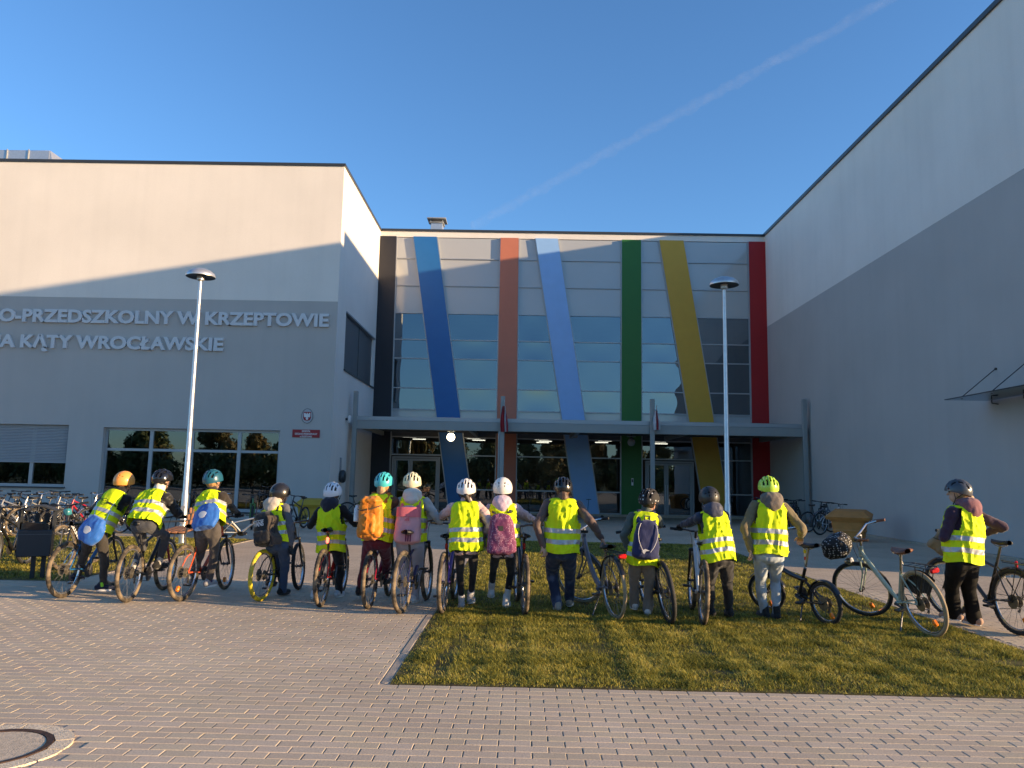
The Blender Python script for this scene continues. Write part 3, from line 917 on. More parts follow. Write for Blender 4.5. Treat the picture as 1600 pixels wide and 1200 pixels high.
# ground floor glazing
for s in range(6):
    Lf, Rf = edges[s][1], edges[s+1][0]
    Lg = lambda z, Lf=Lf: Lf(z)+.05
    Rg = lambda z, Rf=Rf: Rf(z)-.05
    zs = [.12, 1.08, 2.6, 3.41]
    if s in (0, 4): zs = [2.6, 3.41]
    for j in range(len(zs)-1):
        o = pane_mesh(Lg, Rg, zs[j]+.03, zs[j+1]-.03, rp2.uniform(-.0015, .0015), M_GLASS_DARK, 'pane')
    for z in zs: MB().box(Lg(z), -.05, z-.028, Rg(z), .04, z+.028).build('transom', M_ALU, ent, 0)
    MB().box(Lf(3.7)-.3, .02, 3.44, Rf(3.7)+.3, .10, 4.0).build('header_panel', M_DARKROOM, ent, 0)
    if s in (0, 4):
        # double entrance doors
        xa = Lf(1.2)+.09 if s == 0 else on_y(1008, 760, YF).x
        xb = on_y(686.5, 760, YF).x if s == 0 else on_y(1086, 760, YF).x
        xb = min(xb, Rf(.1)-.1 if s == 0 else Rf(2.5)-.08)
        fx = on_y(632, 760, YF).x if s == 0 else on_y(1032, 760, YF).x
        MB().box(xa, -.05, .02, xa+.08, .05, 2.52).box(xb-.08, -.05, .02, xb, .05, 2.52).box(xa+.08, -.048, 2.44, xb-.08, .048, 2.52).build('door_frame', M_ALUD, ent, 0)
        xm = (xa+xb)/2 - (.25 if s == 0 else .15)
        for (u0, u1) in ((xa+.09, xm-.006), (xm+.006, xb-.09)):
            mb = MB()
            mb.box(u0, -.04, .03, u0+.09, .03, 2.42).box(u1-.09, -.04, .03, u1, .03, 2.42)
            mb.box(u0+.09, -.038, .03, u1-.09, .028, .14).box(u0+.09, -.038, 2.33, u1-.09, .028, 2.42)
            d = mb.build('door', M_ALUD, ent, 0)
            MB().box(u0+.085, -.006, .135, u1-.085, .008, 2.335).build('pane', M_GLASS_DOOR, d, 0)
            hx = u1-.045 if u0 < xm-.2 and u1 < xm else u0+.045
            MB().tube([(hx, -.09, .75), (hx, -.09, 1.45)], .016, 8).tube([(hx, -.09, .85), (hx, -.03, .85)], .01, 6).tube([(hx, -.09, 1.35), (hx, -.03, 1.35)], .01, 6).build('handle', M_STEEL, d)
        if s == 0 and xb < Rf(1.0)-.15:
            pane_mesh(lambda z: xb+.01, Rg, .15, 2.5, 0.0, M_GLASS_DARK, 'pane')
        if s == 4 and xb < Rf(2.0)-.2:
            pane_mesh(lambda z: xb+.01, Rg, .15, 2.5, 0.0, M_GLASS_DARK, 'pane')
MB().box(XL, -.16, 0, XR, .0, .11).build('plinth', M_CONC, ent, 0)
# chimney on the entrance roof
p = on_y(683.5, 345, YF+3)
ch = thing('roof_vent_cowl', 'square metal vent cowl on the roof above the blue stripe', 'vent', Matrix.Translation((p.x, YF+3, p.z-.84)))
MB().box(-.30, -.30, -1.4, .30, .30, .62, .01).build('shaft', M_STEEL, ch)
MB().box(-.36, -.36, .62, .36, .36, .68, .01).build('collar', M_ALUD, ch)
mb = MB()
for sx in (-1, 1):
    for sy in (-1, 1): mb.box(sx*.30-.02, sy*.30-.02, .68, sx*.30+.02, sy*.30+.02, .80)
mb.build('cowl_posts', M_ALUD, ch)
MB().box(-.48, -.48, .80, .48, .48, .86, .01).build('cowl_cap', M_ALUD, ch)

# ---- canopy over the doors -----------------------------------------
YC = 29.9
cl_ = on_y(557, 650, YC); cr_ = on_y(1256, 662.5, YC)
zc = (cl_.z + cr_.z)/2; x0c, x1c = cl_.x, cr_.x
can = thing('entrance_canopy', 'flat grey steel canopy on tall posts across the entrance', 'canopy', Matrix.Translation((0, YC, 0)))
M_CANOPY = paint('canopy_grey', (.30, .305, .29), .45, .1)
MB().box(x0c, 0, zc-.16, x1c, YF-YC-.16, zc, .01).build('roof_slab', M_ALU, can)
MB().box(x0c+.02, -.03, zc-.50, x1c-.02, .10, zc-.163, .008).build('fascia_beam', M_CANOPY, can)
for i in range(5): MB().box(x0c+.1+i*(x1c-x0c-.35)/4, .12, zc-.48, x0c+.25+i*(x1c-x0c-.35)/4, YF-YC-.17, zc-.17).build('cross_beam', M_CANOPY, can)
MB().box(x0c+.04, .11, zc-.30, x1c-.04, YF-YC-.18, zc-.20).build('soffit', M_DARKROOM, can)
zpt = on_y(553.5, 611, YC).z
for px_, py_ in ((551, 700), (785.5, 640), (1019.5, 640), (1261, 700)):
    x = on_y(px_, py_, YC-.2).x
    mid = px_ in (785.5, 1019.5)
    yo = -.16 if mid else .0
    MB().box(x-.085, yo-.08, 0, x+.085, yo+.08, zpt-(.12 if mid else 0), .012).build('post', M_CANOPY, can)
    MB().box(x-.16, yo-.16, 0, x+.16, yo+.16, .025, .005).build('base_plate', M_ALUD, can)
x = on_y(779.5, 720, YC).x
MB().tube([(x, .02, .05), (x, .02, zc-.5)], .055, 12).build('downpipe', M_ALU, can)
# globe lamps and camera hung under the canopy
def globe(px_, py_, lit, label, Yd):
    p = on_y(px_, py_, Yd)
    g_ = thing('globe_lamp', label, 'lamp', Matrix.Translation(p), 'globe lamps under the entrance canopy')
    MB().ball((0, 0, 0), .17, 20, 14).build('glass_globe', emis('globe_lit', (1, .86, .58), 6.0) if lit else pmat('globe_off', (.35, .36, .36), .25), g_)
    MB().lathe([(.06, .15), (.075, .17), (.075, .21), (.03, .22), (.03, zc-.3-p.z)], 14).build('mount', M_DARKMETAL, g_)
    MB().lathe([(.001, .226), (.19, .226), (.19, .245), (.001, .245)], 18).build('cap_plate', M_ALUD, g_)
globe(704.5, 683, True, 'lit round globe lamp hanging before the blue stripe', 32.8)
globe(986.5, 691, False, 'unlit round globe lamp hanging before the green stripe', 32.8)
p = on_y(899, 680, 32.8)
cc = thing('ceiling_camera', 'small grey box camera under the canopy before the light blue stripe', 'camera', Matrix.Translation(p))
MB().box(-.09, -.1, -.12, .09, .1, .1, .02).build('housing', M_ALUD, cc)
MB().tube([(0, 0, .1), (0, 0, zc-.3-p.z)], .02, 8).build('stem', M_ALUD, cc)
# flags
def flag(px_, py0, py1, label, cols, s):
    
    p0 = on_y(px_, py0, YC-.3); p1 = on_y(px_, py1, YC-.3)
    fl = thing('flag', label, 'flag', Matrix.Translation((p0.x, YC-.30, p1.z)), 'flags on the canopy posts')
    Hh = p0.z-p1.z
    MB().tube([(-.02, .05, Hh*.45), (.03, -.10, Hh*1.22)], .014, 8).build('staff', M_STEEL, fl)
    for k, (cmat, wf) in enumerate(cols):
        def fn(u, v, k=k, wf=wf):
            z = Hh*(1-v)*.98
            w = (.05 + .26*v*(1-.55*v*v))*wf
            x = (u-.5)*w*1.6 + .08*v*s + (.09*k*s)
            y = -.10 + .05*math.sin(u*14+k) + .03*math.sin(v*7) - .04*k
            return (x, y, z)
        me = solid(MB().grid(fn, 22, 18), 'flag_cloth', cmat, .004)
        link('flag_cloth', me, fl)
M_FR = cloth('flag_red', (.36, .012, .02)); M_FW = cloth('flag_white', (.62, .62, .64))
flag(787, 634, 675, 'furled red and white flag on the post before the terracotta stripe', [(M_FR, 1.0), (M_FW, .25)], .6)
flag(1024.5, 640, 672, 'furled white and red flag on the post beside the green stripe', [(M_FW, 1.0), (M_FR, .22)], .3)
# entry panel on green stripe
p = on_y(988, 753, YF-.15)
ip = thing('entry_keypad', 'small grey entry keypad on the green stripe by the door', 'keypad', Matrix.Translation((p.x, YF-.14, p.z)))
MB().box(-.05, -.05, -.16, .05, 0, .16, .01).build('housing', M_STEEL, ip)
MB().box(-.035, -.056, -.02, .035, -.048, .12).build('screen', M_DARKMETAL, ip)

# ---- right block -----------------------------------------------------
rb = thing('sports_hall', 'tall windowless hall with white upper wall and grey lower wall', 'building', Matrix.Translation((XR, YR0, 0)))
TR = Matrix.Translation((-XR, -YR0, 0))
GZR = 8.76
LR = YF+.4-YR0
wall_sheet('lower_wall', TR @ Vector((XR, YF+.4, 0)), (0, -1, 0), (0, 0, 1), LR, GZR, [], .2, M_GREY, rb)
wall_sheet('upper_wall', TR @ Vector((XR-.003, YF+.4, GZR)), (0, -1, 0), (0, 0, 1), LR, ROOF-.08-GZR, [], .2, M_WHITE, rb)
wall_sheet('end_wall', TR @ Vector((XR, YR0, 0)), (1, 0, 0), (0, 0, 1), 26, ROOF-.08, [], .2, M_WHITE, rb)
MB().box(XR-.07, YR0-.06, ROOF-.08, XR+.5, YF+2, ROOF+.05, M=TR).build('roof_flashing', M_DARKMETAL, rb, 0)
MB().box(XR+.1, YR0+.05, ROOF-.4, XR+26, YF+14, ROOF-.085, M=TR).build('roof', M_DARKROOM, rb, 0)
MB().box(14.0, 21.5, ROOF-.084, XR+25.8, YF+14, 14.29, M=TR).build('raised_roof', M_WHITE, rb, 0)
MB().box(XR+.1, YF+13.8, 0, XR+26, YF+14, ROOF-.4, M=TR).box(XR+25.8, YR0+.1, 0, XR+26, YF+13.8, ROOF-.4, M=TR).build('rear_wall', M_WHITE, rb, 0)
# glass rain canopy with tie rods on the hall wall
q0 = on_x(1480, 624.7, XR-1.0)
gc = thing('glass_rain_canopy', 'thin glass rain canopy held by steel tie rods on the hall wall', 'canopy', Matrix.Translation((XR, q0.y, q0.z)))
MB().box(-1.05, -3.4, -.012, -.04, 0, .012).build('glass_sheet', glass_mat('canopy_glass', (.45, .5, .5), .12), gc, 0)
MB().box(-1.066, -3.41, -.008, -1.052, .01, .008).box(-1.05, .002, -.008, -.04, .012, .008).build('edge_strip', M_DARKMETAL, gc, 0)
for i in range(3):
    yy = -.35 - i*1.15
    mb = MB(); mb.tube([(-.85, yy, .03), (-.02, yy, .72)], .011, 8).tube([(-.85, yy, -.02), (-.85, yy, .04)], .022, 8).tube([(-.03, yy, .72), (0, yy, .72)], .03, 8)
    mb.build('tie_rod', M_DARKMETAL, gc)
    mb = MB(); mb.tube([(-.15, yy, -.02), (-.15, yy, -.10), (0, yy, -.12)], .014, 8); mb.build('bracket', M_DARKMETAL, gc)

# ---- lamp posts ------------------------------------------------------
def lamp_post(px_base, py_base, px_top, py_top, label):
    b = on_ground(px_base, py_base)
    t = on_y(px_top, py_top, b.y)
    o = thing('lamp_post', label, 'lamp post', Matrix.Translation((b.x, b.y, 0)), 'silver lamp posts')
    H = t.z; dx = 0
    MB().tube([(0, 0, 0), (0, 0, 1.1), (dx, 0, 1.15), (dx, 0, H-.10)], [.075, .072, .06, .038], 16).build('pole', M_STEEL, o)
    MB().box(-.05, -.078, .45, .05, -.06, .85, .006).build('service_door', M_ALU, o)
    Mh = Matrix.Translation((dx, 0, H))
    MB().lathe([(.325, -.03), (.33, .0), (.30, .06), (.23, .115), (.13, .155), (.001, .17)], 28, Mh, caps=False).build('lamp_dome', M_STEEL, o)
    MB().lathe([(.328, -.031), (.26, -.02), (.12, .0), (.001, .0)], 28, Mh, caps=False).build('lamp_underside', M_DARKMETAL, o)
    MB().lathe([(.05, -.13), (.085, -.10), (.085, -.01), (.06, 0)], 16, Mh).build('lamp_neck', M_STEEL, o)
    MB().lathe([(.16, 0), (.16, .012), (.08, .02)], 20).build('base_collar', M_STEEL, o)
lamp_post(284, 850, 316.5, 431, 'silver mushroom-head lamp post beside the bench and left lettering')
lamp_post(1138, 868, 1129.5, 444, 'silver mushroom-head lamp post before the yellow stripe and lawn')
# ================================================================== bicycles
M_RUBBER = pmat('rubber_black', (.018, .018, .019), .8, 0, .2, 30, .3, 90)
M_MUDDY = pmat('rubber_dusty', (.05, .042, .034), .9, 0, .25, 20, .5, 120, .2, col2=(.22, .17, .115), c2scale=9, c2lo=.40, c2hi=.62)
M_TAN = pmat('rubber_tan', (.30, .235, .15), .85, 0, .2, 25)
M_YELLOWTYRE = pmat('rubber_yellow', (.62, .48, .02), .7, 0, .2, 14, col2=(.25, .2, .05), c2scale=8)
M_BLACKP = paint('bike_black', (.012, .012, .013), .3, coat=.4)
M_CHROME = pmat('bike_steel', (.55, .55, .56), .25, .9, .1, 20)
M_DKSTEEL = pmat('bike_dark_steel', (.10, .10, .105), .35, .8, .2, 20)
M_SADDLE = pmat('saddle_black', (.015, .015, .016), .45, 0, .1, 20, .15, 80)
M_BROWN = pmat('leather_brown', (.16, .06, .03), .45, 0, .2, 15)
M_GRIP = pmat('grip_rubber', (.02, .02, .02), .8)
M_ORANGE = paint('reflector_orange', (.75, .20, .01), .2)
M_REDREF = paint('reflector_red', (.5, .01, .01), .2)
M_REDLIT = emis('tail_light_lit', (1.0, .10, .05), 3.0)
TYRES = dict(black=M_RUBBER, muddy=M_MUDDY, tan=M_TAN, yellow=M_YELLOWTYRE)
_WH = {}
def wheel_meshes(R, tw, knob):
    k = (round(R, 3), round(tw, 3), knob)
    if k in _WH: return _WH[k]
    # wheel lies in the YZ plane, axle along X
    n = 96 if knob else 56
    tyre = MB(); V = []; Fc = []; m = 10
    rc = R - tw
    for i in range(n):
        a = 2*math.pi*i/n
        for j in range(m):
            b = 2*math.pi*j/m
            rr = tw*(1.0 if not knob else (1.10 if (i % 2 == j % 2) and math.cos(b) > .25 else .93))
            rad = rc + rr*math.cos(b); x = rr*math.sin(b)*1.0
            V.append((x, rad*math.cos(a), rad*math.sin(a)))
    for i in range(n):
        for j in range(m):
            i2, j2 = (i+1) % n, (j+1) % m
            Fc.append((i*m+j, i2*m+j, i2*m+j2, i*m+j2))
    tyre.add(V, Fc)
    rim = MB(); V = []; Fc = []; n2 = 48
    r0 = R - 2*tw + .004
    sec = [(-.012, r0+.004), (.012, r0+.004), (.010, r0-.012), (0, r0-.018), (-.010, r0-.012)]
    for i in range(n2):
        a = 2*math.pi*i/n2
        for x, r in sec: V.append((x, r*math.cos(a), r*math.sin(a)))
    for i in range(n2):
        for j in range(5):
            i2, j2 = (i+1) % n2, (j+1) % 5
            Fc.append((i*5+j, i*5+j2, i2*5+j2, i2*5+j))
    rim.add(V, Fc)
    sp = MB(); ns = 28 if R > .28 else 20
    for i in range(ns):
        a = 2*math.pi*i/ns; s = 1 if i % 2 else -1; off = .9*(1 if (i//2) % 2 else -1)*.25
        sp.tube([(s*.026, .024*math.cos(a+off*3), .024*math.sin(a+off*3)), (s*.004, (r0-.012)*math.cos(a), (r0-.012)*math.sin(a))], .0013, 3, cap=False)
    hub = MB()
    Rx = Matrix.Rotation(RAD(90), 4, 'Y')
    hub.lathe([(.006, -.065), (.012, -.063), (.012, -.04), (.026, -.03), (.026, -.024), (.016, -.02), (.016, .02), (.026, .024), (.026, .03), (.012, .04), (.012, .063), (.006, .065)], 14, Rx)
    _WH[k] = (tyre.mesh('tyre', M_RUBBER, 1.2), rim.mesh('wheel', M_CHROME), sp.mesh('spokes', pmat('spoke_steel', (.16, .16, .165), .55, .5, .1, 20)), hub.mesh('hub', M_DKSTEEL))
    return _WH[k]
_TM = {}
def tyre_variant(me, mat):
    k = (me.name, mat.name)
    if k not in _TM:
        c = me.copy(); c.materials.clear(); c.materials.append(mat); _TM[k] = c
    return _TM[k]
_CASS = []
def cassette_mesh():
    if not _CASS:
        mb = MB(); Rx = Matrix.Rotation(RAD(90), 4, 'Y')
        for i, r in enumerate((.062, .052, .043, .036)):
            mb.lathe([(.018, .030+.006*i), (r, .030+.006*i), (r, .0325+.006*i), (.018, .0325+.006*i)], 26, Rx)
        mb.lathe([(.015, -.042), (.078, -.042), (.078, -.040), (.015, -.040)], 28, Rx)
        _CASS.append(mb.mesh('cassette', pmat('cassette_steel', (.30, .27, .22), .4, .8, .2, 30)))
    return _CASS[0]
def bez(p0, p1, p2, n=10):
    p0, p1, p2 = Vector(p0), Vector(p1), Vector(p2)
    return [(1-t)*(1-t)*p0 + 2*t*(1-t)*p1 + t*t*p2 for t in [i/n for i in range(n+1)]]
def saddle_mb(w=.075, L=.27, c=(0, 0, 0), city=False):
    w = .10 if city else w
    def fn(u, v):
        t = v; y = -L*.5 + L*t
        hw = (w*(1-.0*t)*(math.sin(min(1, .25+t*1.7)*math.pi/2)) if t < .35 else w*(1-(t-.35)/.65)**.8*.8 + .018)
        if t < .35: hw = w*(.75+.25*math.sin(t/.35*math.pi/2))
        if v in (0, 1): hw *= .5
        a = 2*math.pi*u
        z = .028*math.sin(a) + .012*(abs(t-.5)*2)**2
        if math.sin(a) < 0: z *= .8
        return (c[0]+hw*math.cos(a), c[1]+y, c[2]+z)
    mb = MB().grid(fn, 16, 12, closed_u=True)
    return mb
def bicycle(label, loc, heading=0, lean=0, steer=0, style='mtb', R=.345, WB=1.05, col='black', tyre='muddy', group=None, sad=.90, bar=.98,
            fork_col=None, rack=False, guards=False, tail=None, stand=False, basket=None, saddle_mat=None, bar_w=.31, refl=False, name='bicycle', crank=40, chrome_guard=False, tilt_x=0):
    """heading 0 = away from the photographer, + = to the right; lean + = top to the right; loc = rear wheel contact"""
    FM = col if not isinstance(col, str) else MATS[col]
    FK = fork_col or FM
    M = Matrix.Translation(loc) @ Matrix.Rotation(-RAD(heading), 4, 'Z') @ Matrix.Rotation(RAD(lean), 4, 'Y') @ Matrix.Rotation(RAD(tilt_x), 4, 'X')
    o = thing(name, label, 'bicycle', M, group)
    aR = Vector((0, 0, R)); aF = Vector((0, WB, R))
    BB = Vector((0, .42, R-.055 if R > .28 else .28))
    hb = aF + Vector((0, -.15 - (.03 if R < .28 else 0), .41 if R > .28 else .36)); ht = hb + Vector((0, -.045, .13))
    S = Vector((0, .25, max(.62, sad-.22)))
    if style == 'city': S = Vector((0, .22, .66)); hb = aF + Vector((0, -.17, .40)); ht = hb + Vector((0, -.05, .16))
    sadc = Vector((0, S.y-.06*(sad-S.z)/.22 - .01, sad))
    axis = (ht-hb).normalized()
    SM = Matrix.Translation(hb) @ Matrix.Rotation(RAD(steer), 4, axis) @ Matrix.Translation(-hb)
    fr = MB()
    if style == 'mtb':
        fr.tube([S-Vector((0, -.01, .06)), ht-axis*.03], [.016, .019], 10)
        fr.tube([BB, hb+axis*.025], [.024, .024], 10)
        fr.tube([BB, S], .0165, 10)
    elif style == 'city':
        fr.tube([BB, S], .017, 10)
        fr.tube(bez(ht-axis*.05, (0, (BB.y+hb.y)/2+.04, .42), (0, BB.y+.0, BB.z+.03)), .023, 10)
        fr.tube(bez(hb+axis*.02, (0, (BB.y+hb.y)/2-.02, .30), (0, BB.y, BB.z)), .017, 10)
    elif style == 'swan':
        fr.tube([BB, S], .017, 10)
        fr.tube(bez(hb+axis*.05, (0, .66, .52), (0, BB.y-.02, BB.z+.0), 12), [.036]*6+[.034]*4+[.03]*3, 12, flat=(.6, 1.0))
    elif style == 'fold':
        fr.tube(bez(hb+axis*.03, (0, .62, .50), (0, .28, .47)), .028, 10)
        fr.tube([BB, Vector((0, S.y+.02, S.z-.05))], .019, 10)
        fr.tube([Vector((0, .30, .46)), aR+Vector((.04, .02, 0))], .013, 8).tube([Vector((0, .30, .46)), aR+Vector((-.04, .02, 0))], .013, 8)
        fr.tube([Vector((0, .66, .545)), Vector((0, .69, .545))], .038, 10)
    fr.tube([hb-axis*.012, ht], .024, 12)
    for s in (-1, 1):
        if style != 'fold': fr.tube([Vector((s*.012, S.y+.005, S.z-.05)), Vector((s*.05, .12, R+.16)), aR+Vector((s*.06, 0, 0))], .0085, 8)
        fr.tube([BB+Vector((s*.03, 0, 0)), Vector((s*.045, .24, R-.015)), aR+Vector((s*.06, 0, 0))], .010, 8)
    fr.tube([BB+Vector((-.045, 0, 0)), BB+Vector((.045, 0, 0))], .024, 12)
    fr.build('frame', FM, o)
    fk = MB()
    crown = hb - axis*.02
    for s in (-1, 1):
        fk.tube([crown+Vector((s*.055, 0, 0)), crown+Vector((s*.056, .03, -.17)), aF+Vector((s*.055, 0, 0))], [.017, .017, .012] if style == 'mtb' else [.012, .011, .008], 8, M=SM)
    fk.box(-.075, crown.y-.022, crown.z-.02, .075, crown.y+.022, crown.z+.02, .012, M=SM)
    fk.build('fork', FK, o)
    knob = style == 'mtb'
    tw = .027 if knob else (.021 if R > .28 else .023)
    tm, rm, sm, hm = wheel_meshes(R, tw, knob)
    TT = tyre if isinstance(tyre, tuple) else (tyre, tyre)
    for k, (ax, mm) in enumerate(((aR, Matrix.Identity(4)), (aF, SM))):
        w = link('wheel', rm, o, mm @ Matrix.Translation(ax) @ Matrix.Rotation(.37*k+.2, 4, 'X'))
        link('tyre', tyre_variant(tm, TYRES[TT[k]]), w); link('spokes', sm, w); link('hub', hm, w)
        if k == 0: link('cassette', cassette_mesh(), w)
        if refl:
            MB().box(-.02, -.02, -.035, .02, .02, .035, .008).build('spoke_reflector', M_ORANGE, w, M=Matrix.Rotation(2.4, 4, 'X') @ Matrix.Translation((0, 0, R*.62)))
    # steering: stem, bar, grips, levers
    bc = ht + axis*(.05 if bar < .1 else max(.03, (bar-ht.z)/axis.z)) + Vector((0, .045 if style == 'mtb' else -.01, 0))
    hd = MB()
    hd.tube([ht, ht + axis*((bc.z-ht.z)/axis.z), bc], [.017, .016, .016], 8, M=SM)
    if style == 'mtb': pts = [(-bar_w, -.03, .02), (-.12, 0, .015), (-.05, 0, 0), (.05, 0, 0), (.12, 0, .015), (bar_w, -.03, .02)]
    else: pts = [(-bar_w+.02, -.20, .05), (-bar_w+.03, -.12, .055), (-.20, -.01, .06), (-.08, .03, .02), (.08, .03, .02), (.20, -.01, .06), (bar_w-.03, -.12, .055), (bar_w-.02, -.20, .05)]
    hd.tube([bc+Vector(p) for p in pts], .0125, 8, M=SM)
    hbar = hd.build('handlebar', M_BLACKP if style == 'mtb' else M_CHROME, o)
    grips = []
    for s in (-1, 1):
        e0 = Vector(pts[0 if s < 0 else -1]); e1 = Vector(pts[1 if s < 0 else -2])
        d = (e1-e0).normalized()
        MB().tube([bc+e0-d*.004, bc+e0+d*.12], .0175, 10, M=SM).build('grip', M_GRIP if saddle_mat is None else saddle_mat, hbar)
        lv = bc+e0+d*.15
        MB().tube([lv, lv+Vector((0, .035, -.015)), lv-d*.10+Vector((0, .05, -.02))], [.011, .008, .006], 6, M=SM).build('brake_lever', M_DKSTEEL, hbar)
        grips.append(M @ SM @ (bc+e0+d*.055))
    cb = MB()
    for s in (-1, 1):
        e0 = Vector(pts[1 if s < 0 else -2])
        cb.tube(bez(SM @ (bc+e0+Vector((s*.02, .03, 0))), SM @ (bc+Vector((s*.02, .17, .06))), hb+Vector((s*.03, .03, -.02)), 8), .003, 5)
    cb.build('brake_cable', M_RUBBER, o)
    # saddle
    MB().tube([S-Vector((0, -.008, .03)), sadc-Vector((0, 0, .03))], .0145, 10).build('seat_post', M_CHROME if style != 'mtb' else M_DKSTEEL, o)
    sd = saddle_mb(c=sadc, city=style != 'mtb').build('saddle', saddle_mat or M_SADDLE, o, 1.2)
    MB().tube([sadc+Vector((-.02, -.08, -.02)), sadc+Vector((-.02, 0, -.045)), sadc+Vector((-.02, .08, -.02))], .004, 5).tube([sadc+Vector((.02, -.08, -.02)), sadc+Vector((.02, 0, -.045)), sadc+Vector((.02, .08, -.02))], .004, 5).build('saddle_rails', M_CHROME, sd)
    # drive train
    ck = MB(); Rx = Matrix.Translation(BB) @ Matrix.Rotation(RAD(90), 4, 'Y')
    ck.lathe([(.02, .048), (.088, .048), (.092, .050), (.088, .052), (.02, .052)], 30, Rx)
    ca = RAD(crank); L = .165 if R > .28 else .15
    ends = []
    for s in (-1, 1):
        e = BB + Vector((s*.07, s*L*math.cos(ca), s*L*math.sin(ca)))
        ck.tube([BB+Vector((s*.058, 0, 0)), e], [.014, .010], 8); ends.append(e)
    ck.tube([BB+Vector((-.06, 0, 0)), BB+Vector((.06, 0, 0))], .012, 8)
    cko = ck.build('crankset', M_DKSTEEL, o)
    for s, e in zip((-1, 1), ends):
        x0, x1 = sorted((s*.012, s*.10))
        MB().box(e.x+x0, e.y-.045, e.z-.012, e.x+x1, e.y+.045, e.z+.012, .006).build('pedal', M_BLACKP, cko)
    MB().tube([aR+Vector((.045, 0, .045)), BB+Vector((.05, 0, .088))], .004, 5).tube([aR+Vector((.045, -.0, -.075)), BB+Vector((.05, 0, -.088))], .004, 5).build('chain', M_DKSTEEL, o)
    MB().tube([aR+Vector((.055, .02, -.02)), aR+Vector((.06, .015, -.075)), aR+Vector((.05, .03, -.12))], [.014, .011, .014], 8).build('derailleur', M_DKSTEEL, o)
    if guards:
        for ax, a0, a1, mm in ((aR, 10, 150, None), (aF, 40, 165, SM)):
            def fn(u, v, ax=ax, a0=a0, a1=a1):
                a = RAD(a0+(a1-a0)*v); r = R + .022
                b = math.pi*(u-.5)
                return (ax.x + .032*math.sin(b), ax.y + (r-.012*(1-math.cos(b)))*math.cos(a), ax.z + (r-.012*(1-math.cos(b)))*math.sin(a))
            g_ = MB().grid(fn, 6, 24, M=mm)
            st = 1
            for s in (-1, 1): g_.tube([ax+Vector((s*.055, 0, 0)), ax+Vector((s*.03, R*math.cos(RAD(150 if ax is aR else 160)), R*math.sin(RAD(150 if ax is aR else 160))))], .003, 5, M=mm)
            g_.build('mudguard', (M_CHROME if chrome_guard else M_BLACKP), o, 1.2)
    if rack:
        rk = MB(); zt = 2*R + .06
        for s in (-1, 1):
            rk.tube([(s*.055, .10, zt), (s*.065, -.28, zt), (s*.04, -.31, zt)], .006, 6)
            rk.tube([(s*.065, 0, R), (s*.062, -.10, zt)], .005, 6).tube([(s*.065, 0, R), (s*.064, -.24, zt)], .005, 6)
        for yy in (.05, -.05, -.15, -.25): rk.tube([(-.062, yy, zt), (.062, yy, zt)], .004, 6)
        rk.tube([(-.05, .10, zt), (0, .19, zt+.01), (.05, .10, zt)], .005, 6)
        rk.build('luggage_rack', M_BLACKP, o)
        MB().box(-.05, -.335, zt-.05, .05, -.30, zt, .012).build('rear_reflector', M_REDREF, o)
    if tail:
        p = S + Vector((0, -.05, (sad-S.z)*.45)) if tail != 'stay' else Vector((.0, -.02, 2*R+.05))
        MB().box(p.x-.017, p.y-.03, p.z-.038, p.x+.017, p.y, p.z+.038, .012).build('tail_light', M_REDLIT if tail == 'lit' else M_REDREF, o)
    if stand:
        MB().tube([Vector((-.05, .30, BB.z-.02)), Vector((-.20, .22, .015 + .20*math.sin(RAD(max(0, -lean)))))], .009, 8).build('kickstand', M_DKSTEEL, o)
    return dict(root=o, M=M, SM=SM, L=grips[0], R=grips[1], saddle=M @ sadc, bc=bc, hb=hb, aF=aF, aR=aR, BB=BB, S=S, ht=ht, axis=axis, pedL=M @ ends[0], pedR=M @ ends[1], Rw=R)

C_BLUE = paint('bike_blue', (.02, .12, .28), .3, coat=.5)
C_RED = paint('bike_red', (.42, .02, .012), .3, coat=.5)
C_ORRED = paint('bike_orange_red', (.62, .09, .025), .3, coat=.5)
C_BORD = paint('bike_crimson', (.30, .01, .03), .3, coat=.5)
C_NAVY = paint('bike_navy', (.02, .025, .09), .3, coat=.5)
C_PURPLE = paint('bike_purple', (.09, .04, .26), .3, coat=.5)
C_WHITE = paint('bike_white', (.66, .67, .68), .3, coat=.5)
C_GREY = paint('bike_grey', (.13, .145, .19), .35, coat=.4)
C_SILVER = paint('bike_silver', (.42, .43, .44), .3, .5, coat=.4)
C_MINT = paint('bike_mint', (.36, .43, .36), .3, coat=.5)
C_GREEN = paint('bike_green', (.05, .16, .03), .3, coat=.5)
C_TEAL = paint('bike_teal', (.04, .22, .26), .3, coat=.4)
C_PINK = paint('bike_pink', (.60, .20, .26), .35, coat=.4)
C_DK = MATS['paint_bike_black']

def G(px, py): return on_ground(px, py)
BK = {}
BK[1] = bicycle('blue mountain bike straddled by the rider in the orange helmet', G(97.5, 934), 3, 0, 6, col=C_BLUE, crank=75, fork_col=C_DK)
BK[2] = bicycle('black mountain bike with red fork under the rider in a black puffer jacket', G(199, 941), -2, 0, 0, col=C_DK, fork_col=C_BORD, crank=10, sad=.93)
BK[3] = bicycle('orange-red mountain bike under the rider in a teal helmet', G(283.7, 939), 7, 0, 10, col=C_ORRED, fork_col=C_DK, refl=True, crank=60)
BK[4] = bicycle('dark bicycle with a yellow rear tyre beside the black logo backpack', G(407, 939), 9, 0, 12, R=.32, col=C_DK, tyre=('yellow', 'black'), crank=80, sad=.84, bar=.93)
BK[5] = bicycle('red mountain bike with lit tail light under the rider in white helmet', G(501, 948), 0, 0, 0, col=C_RED, tail='lit', fork_col=C_DK, crank=70, sad=.90)
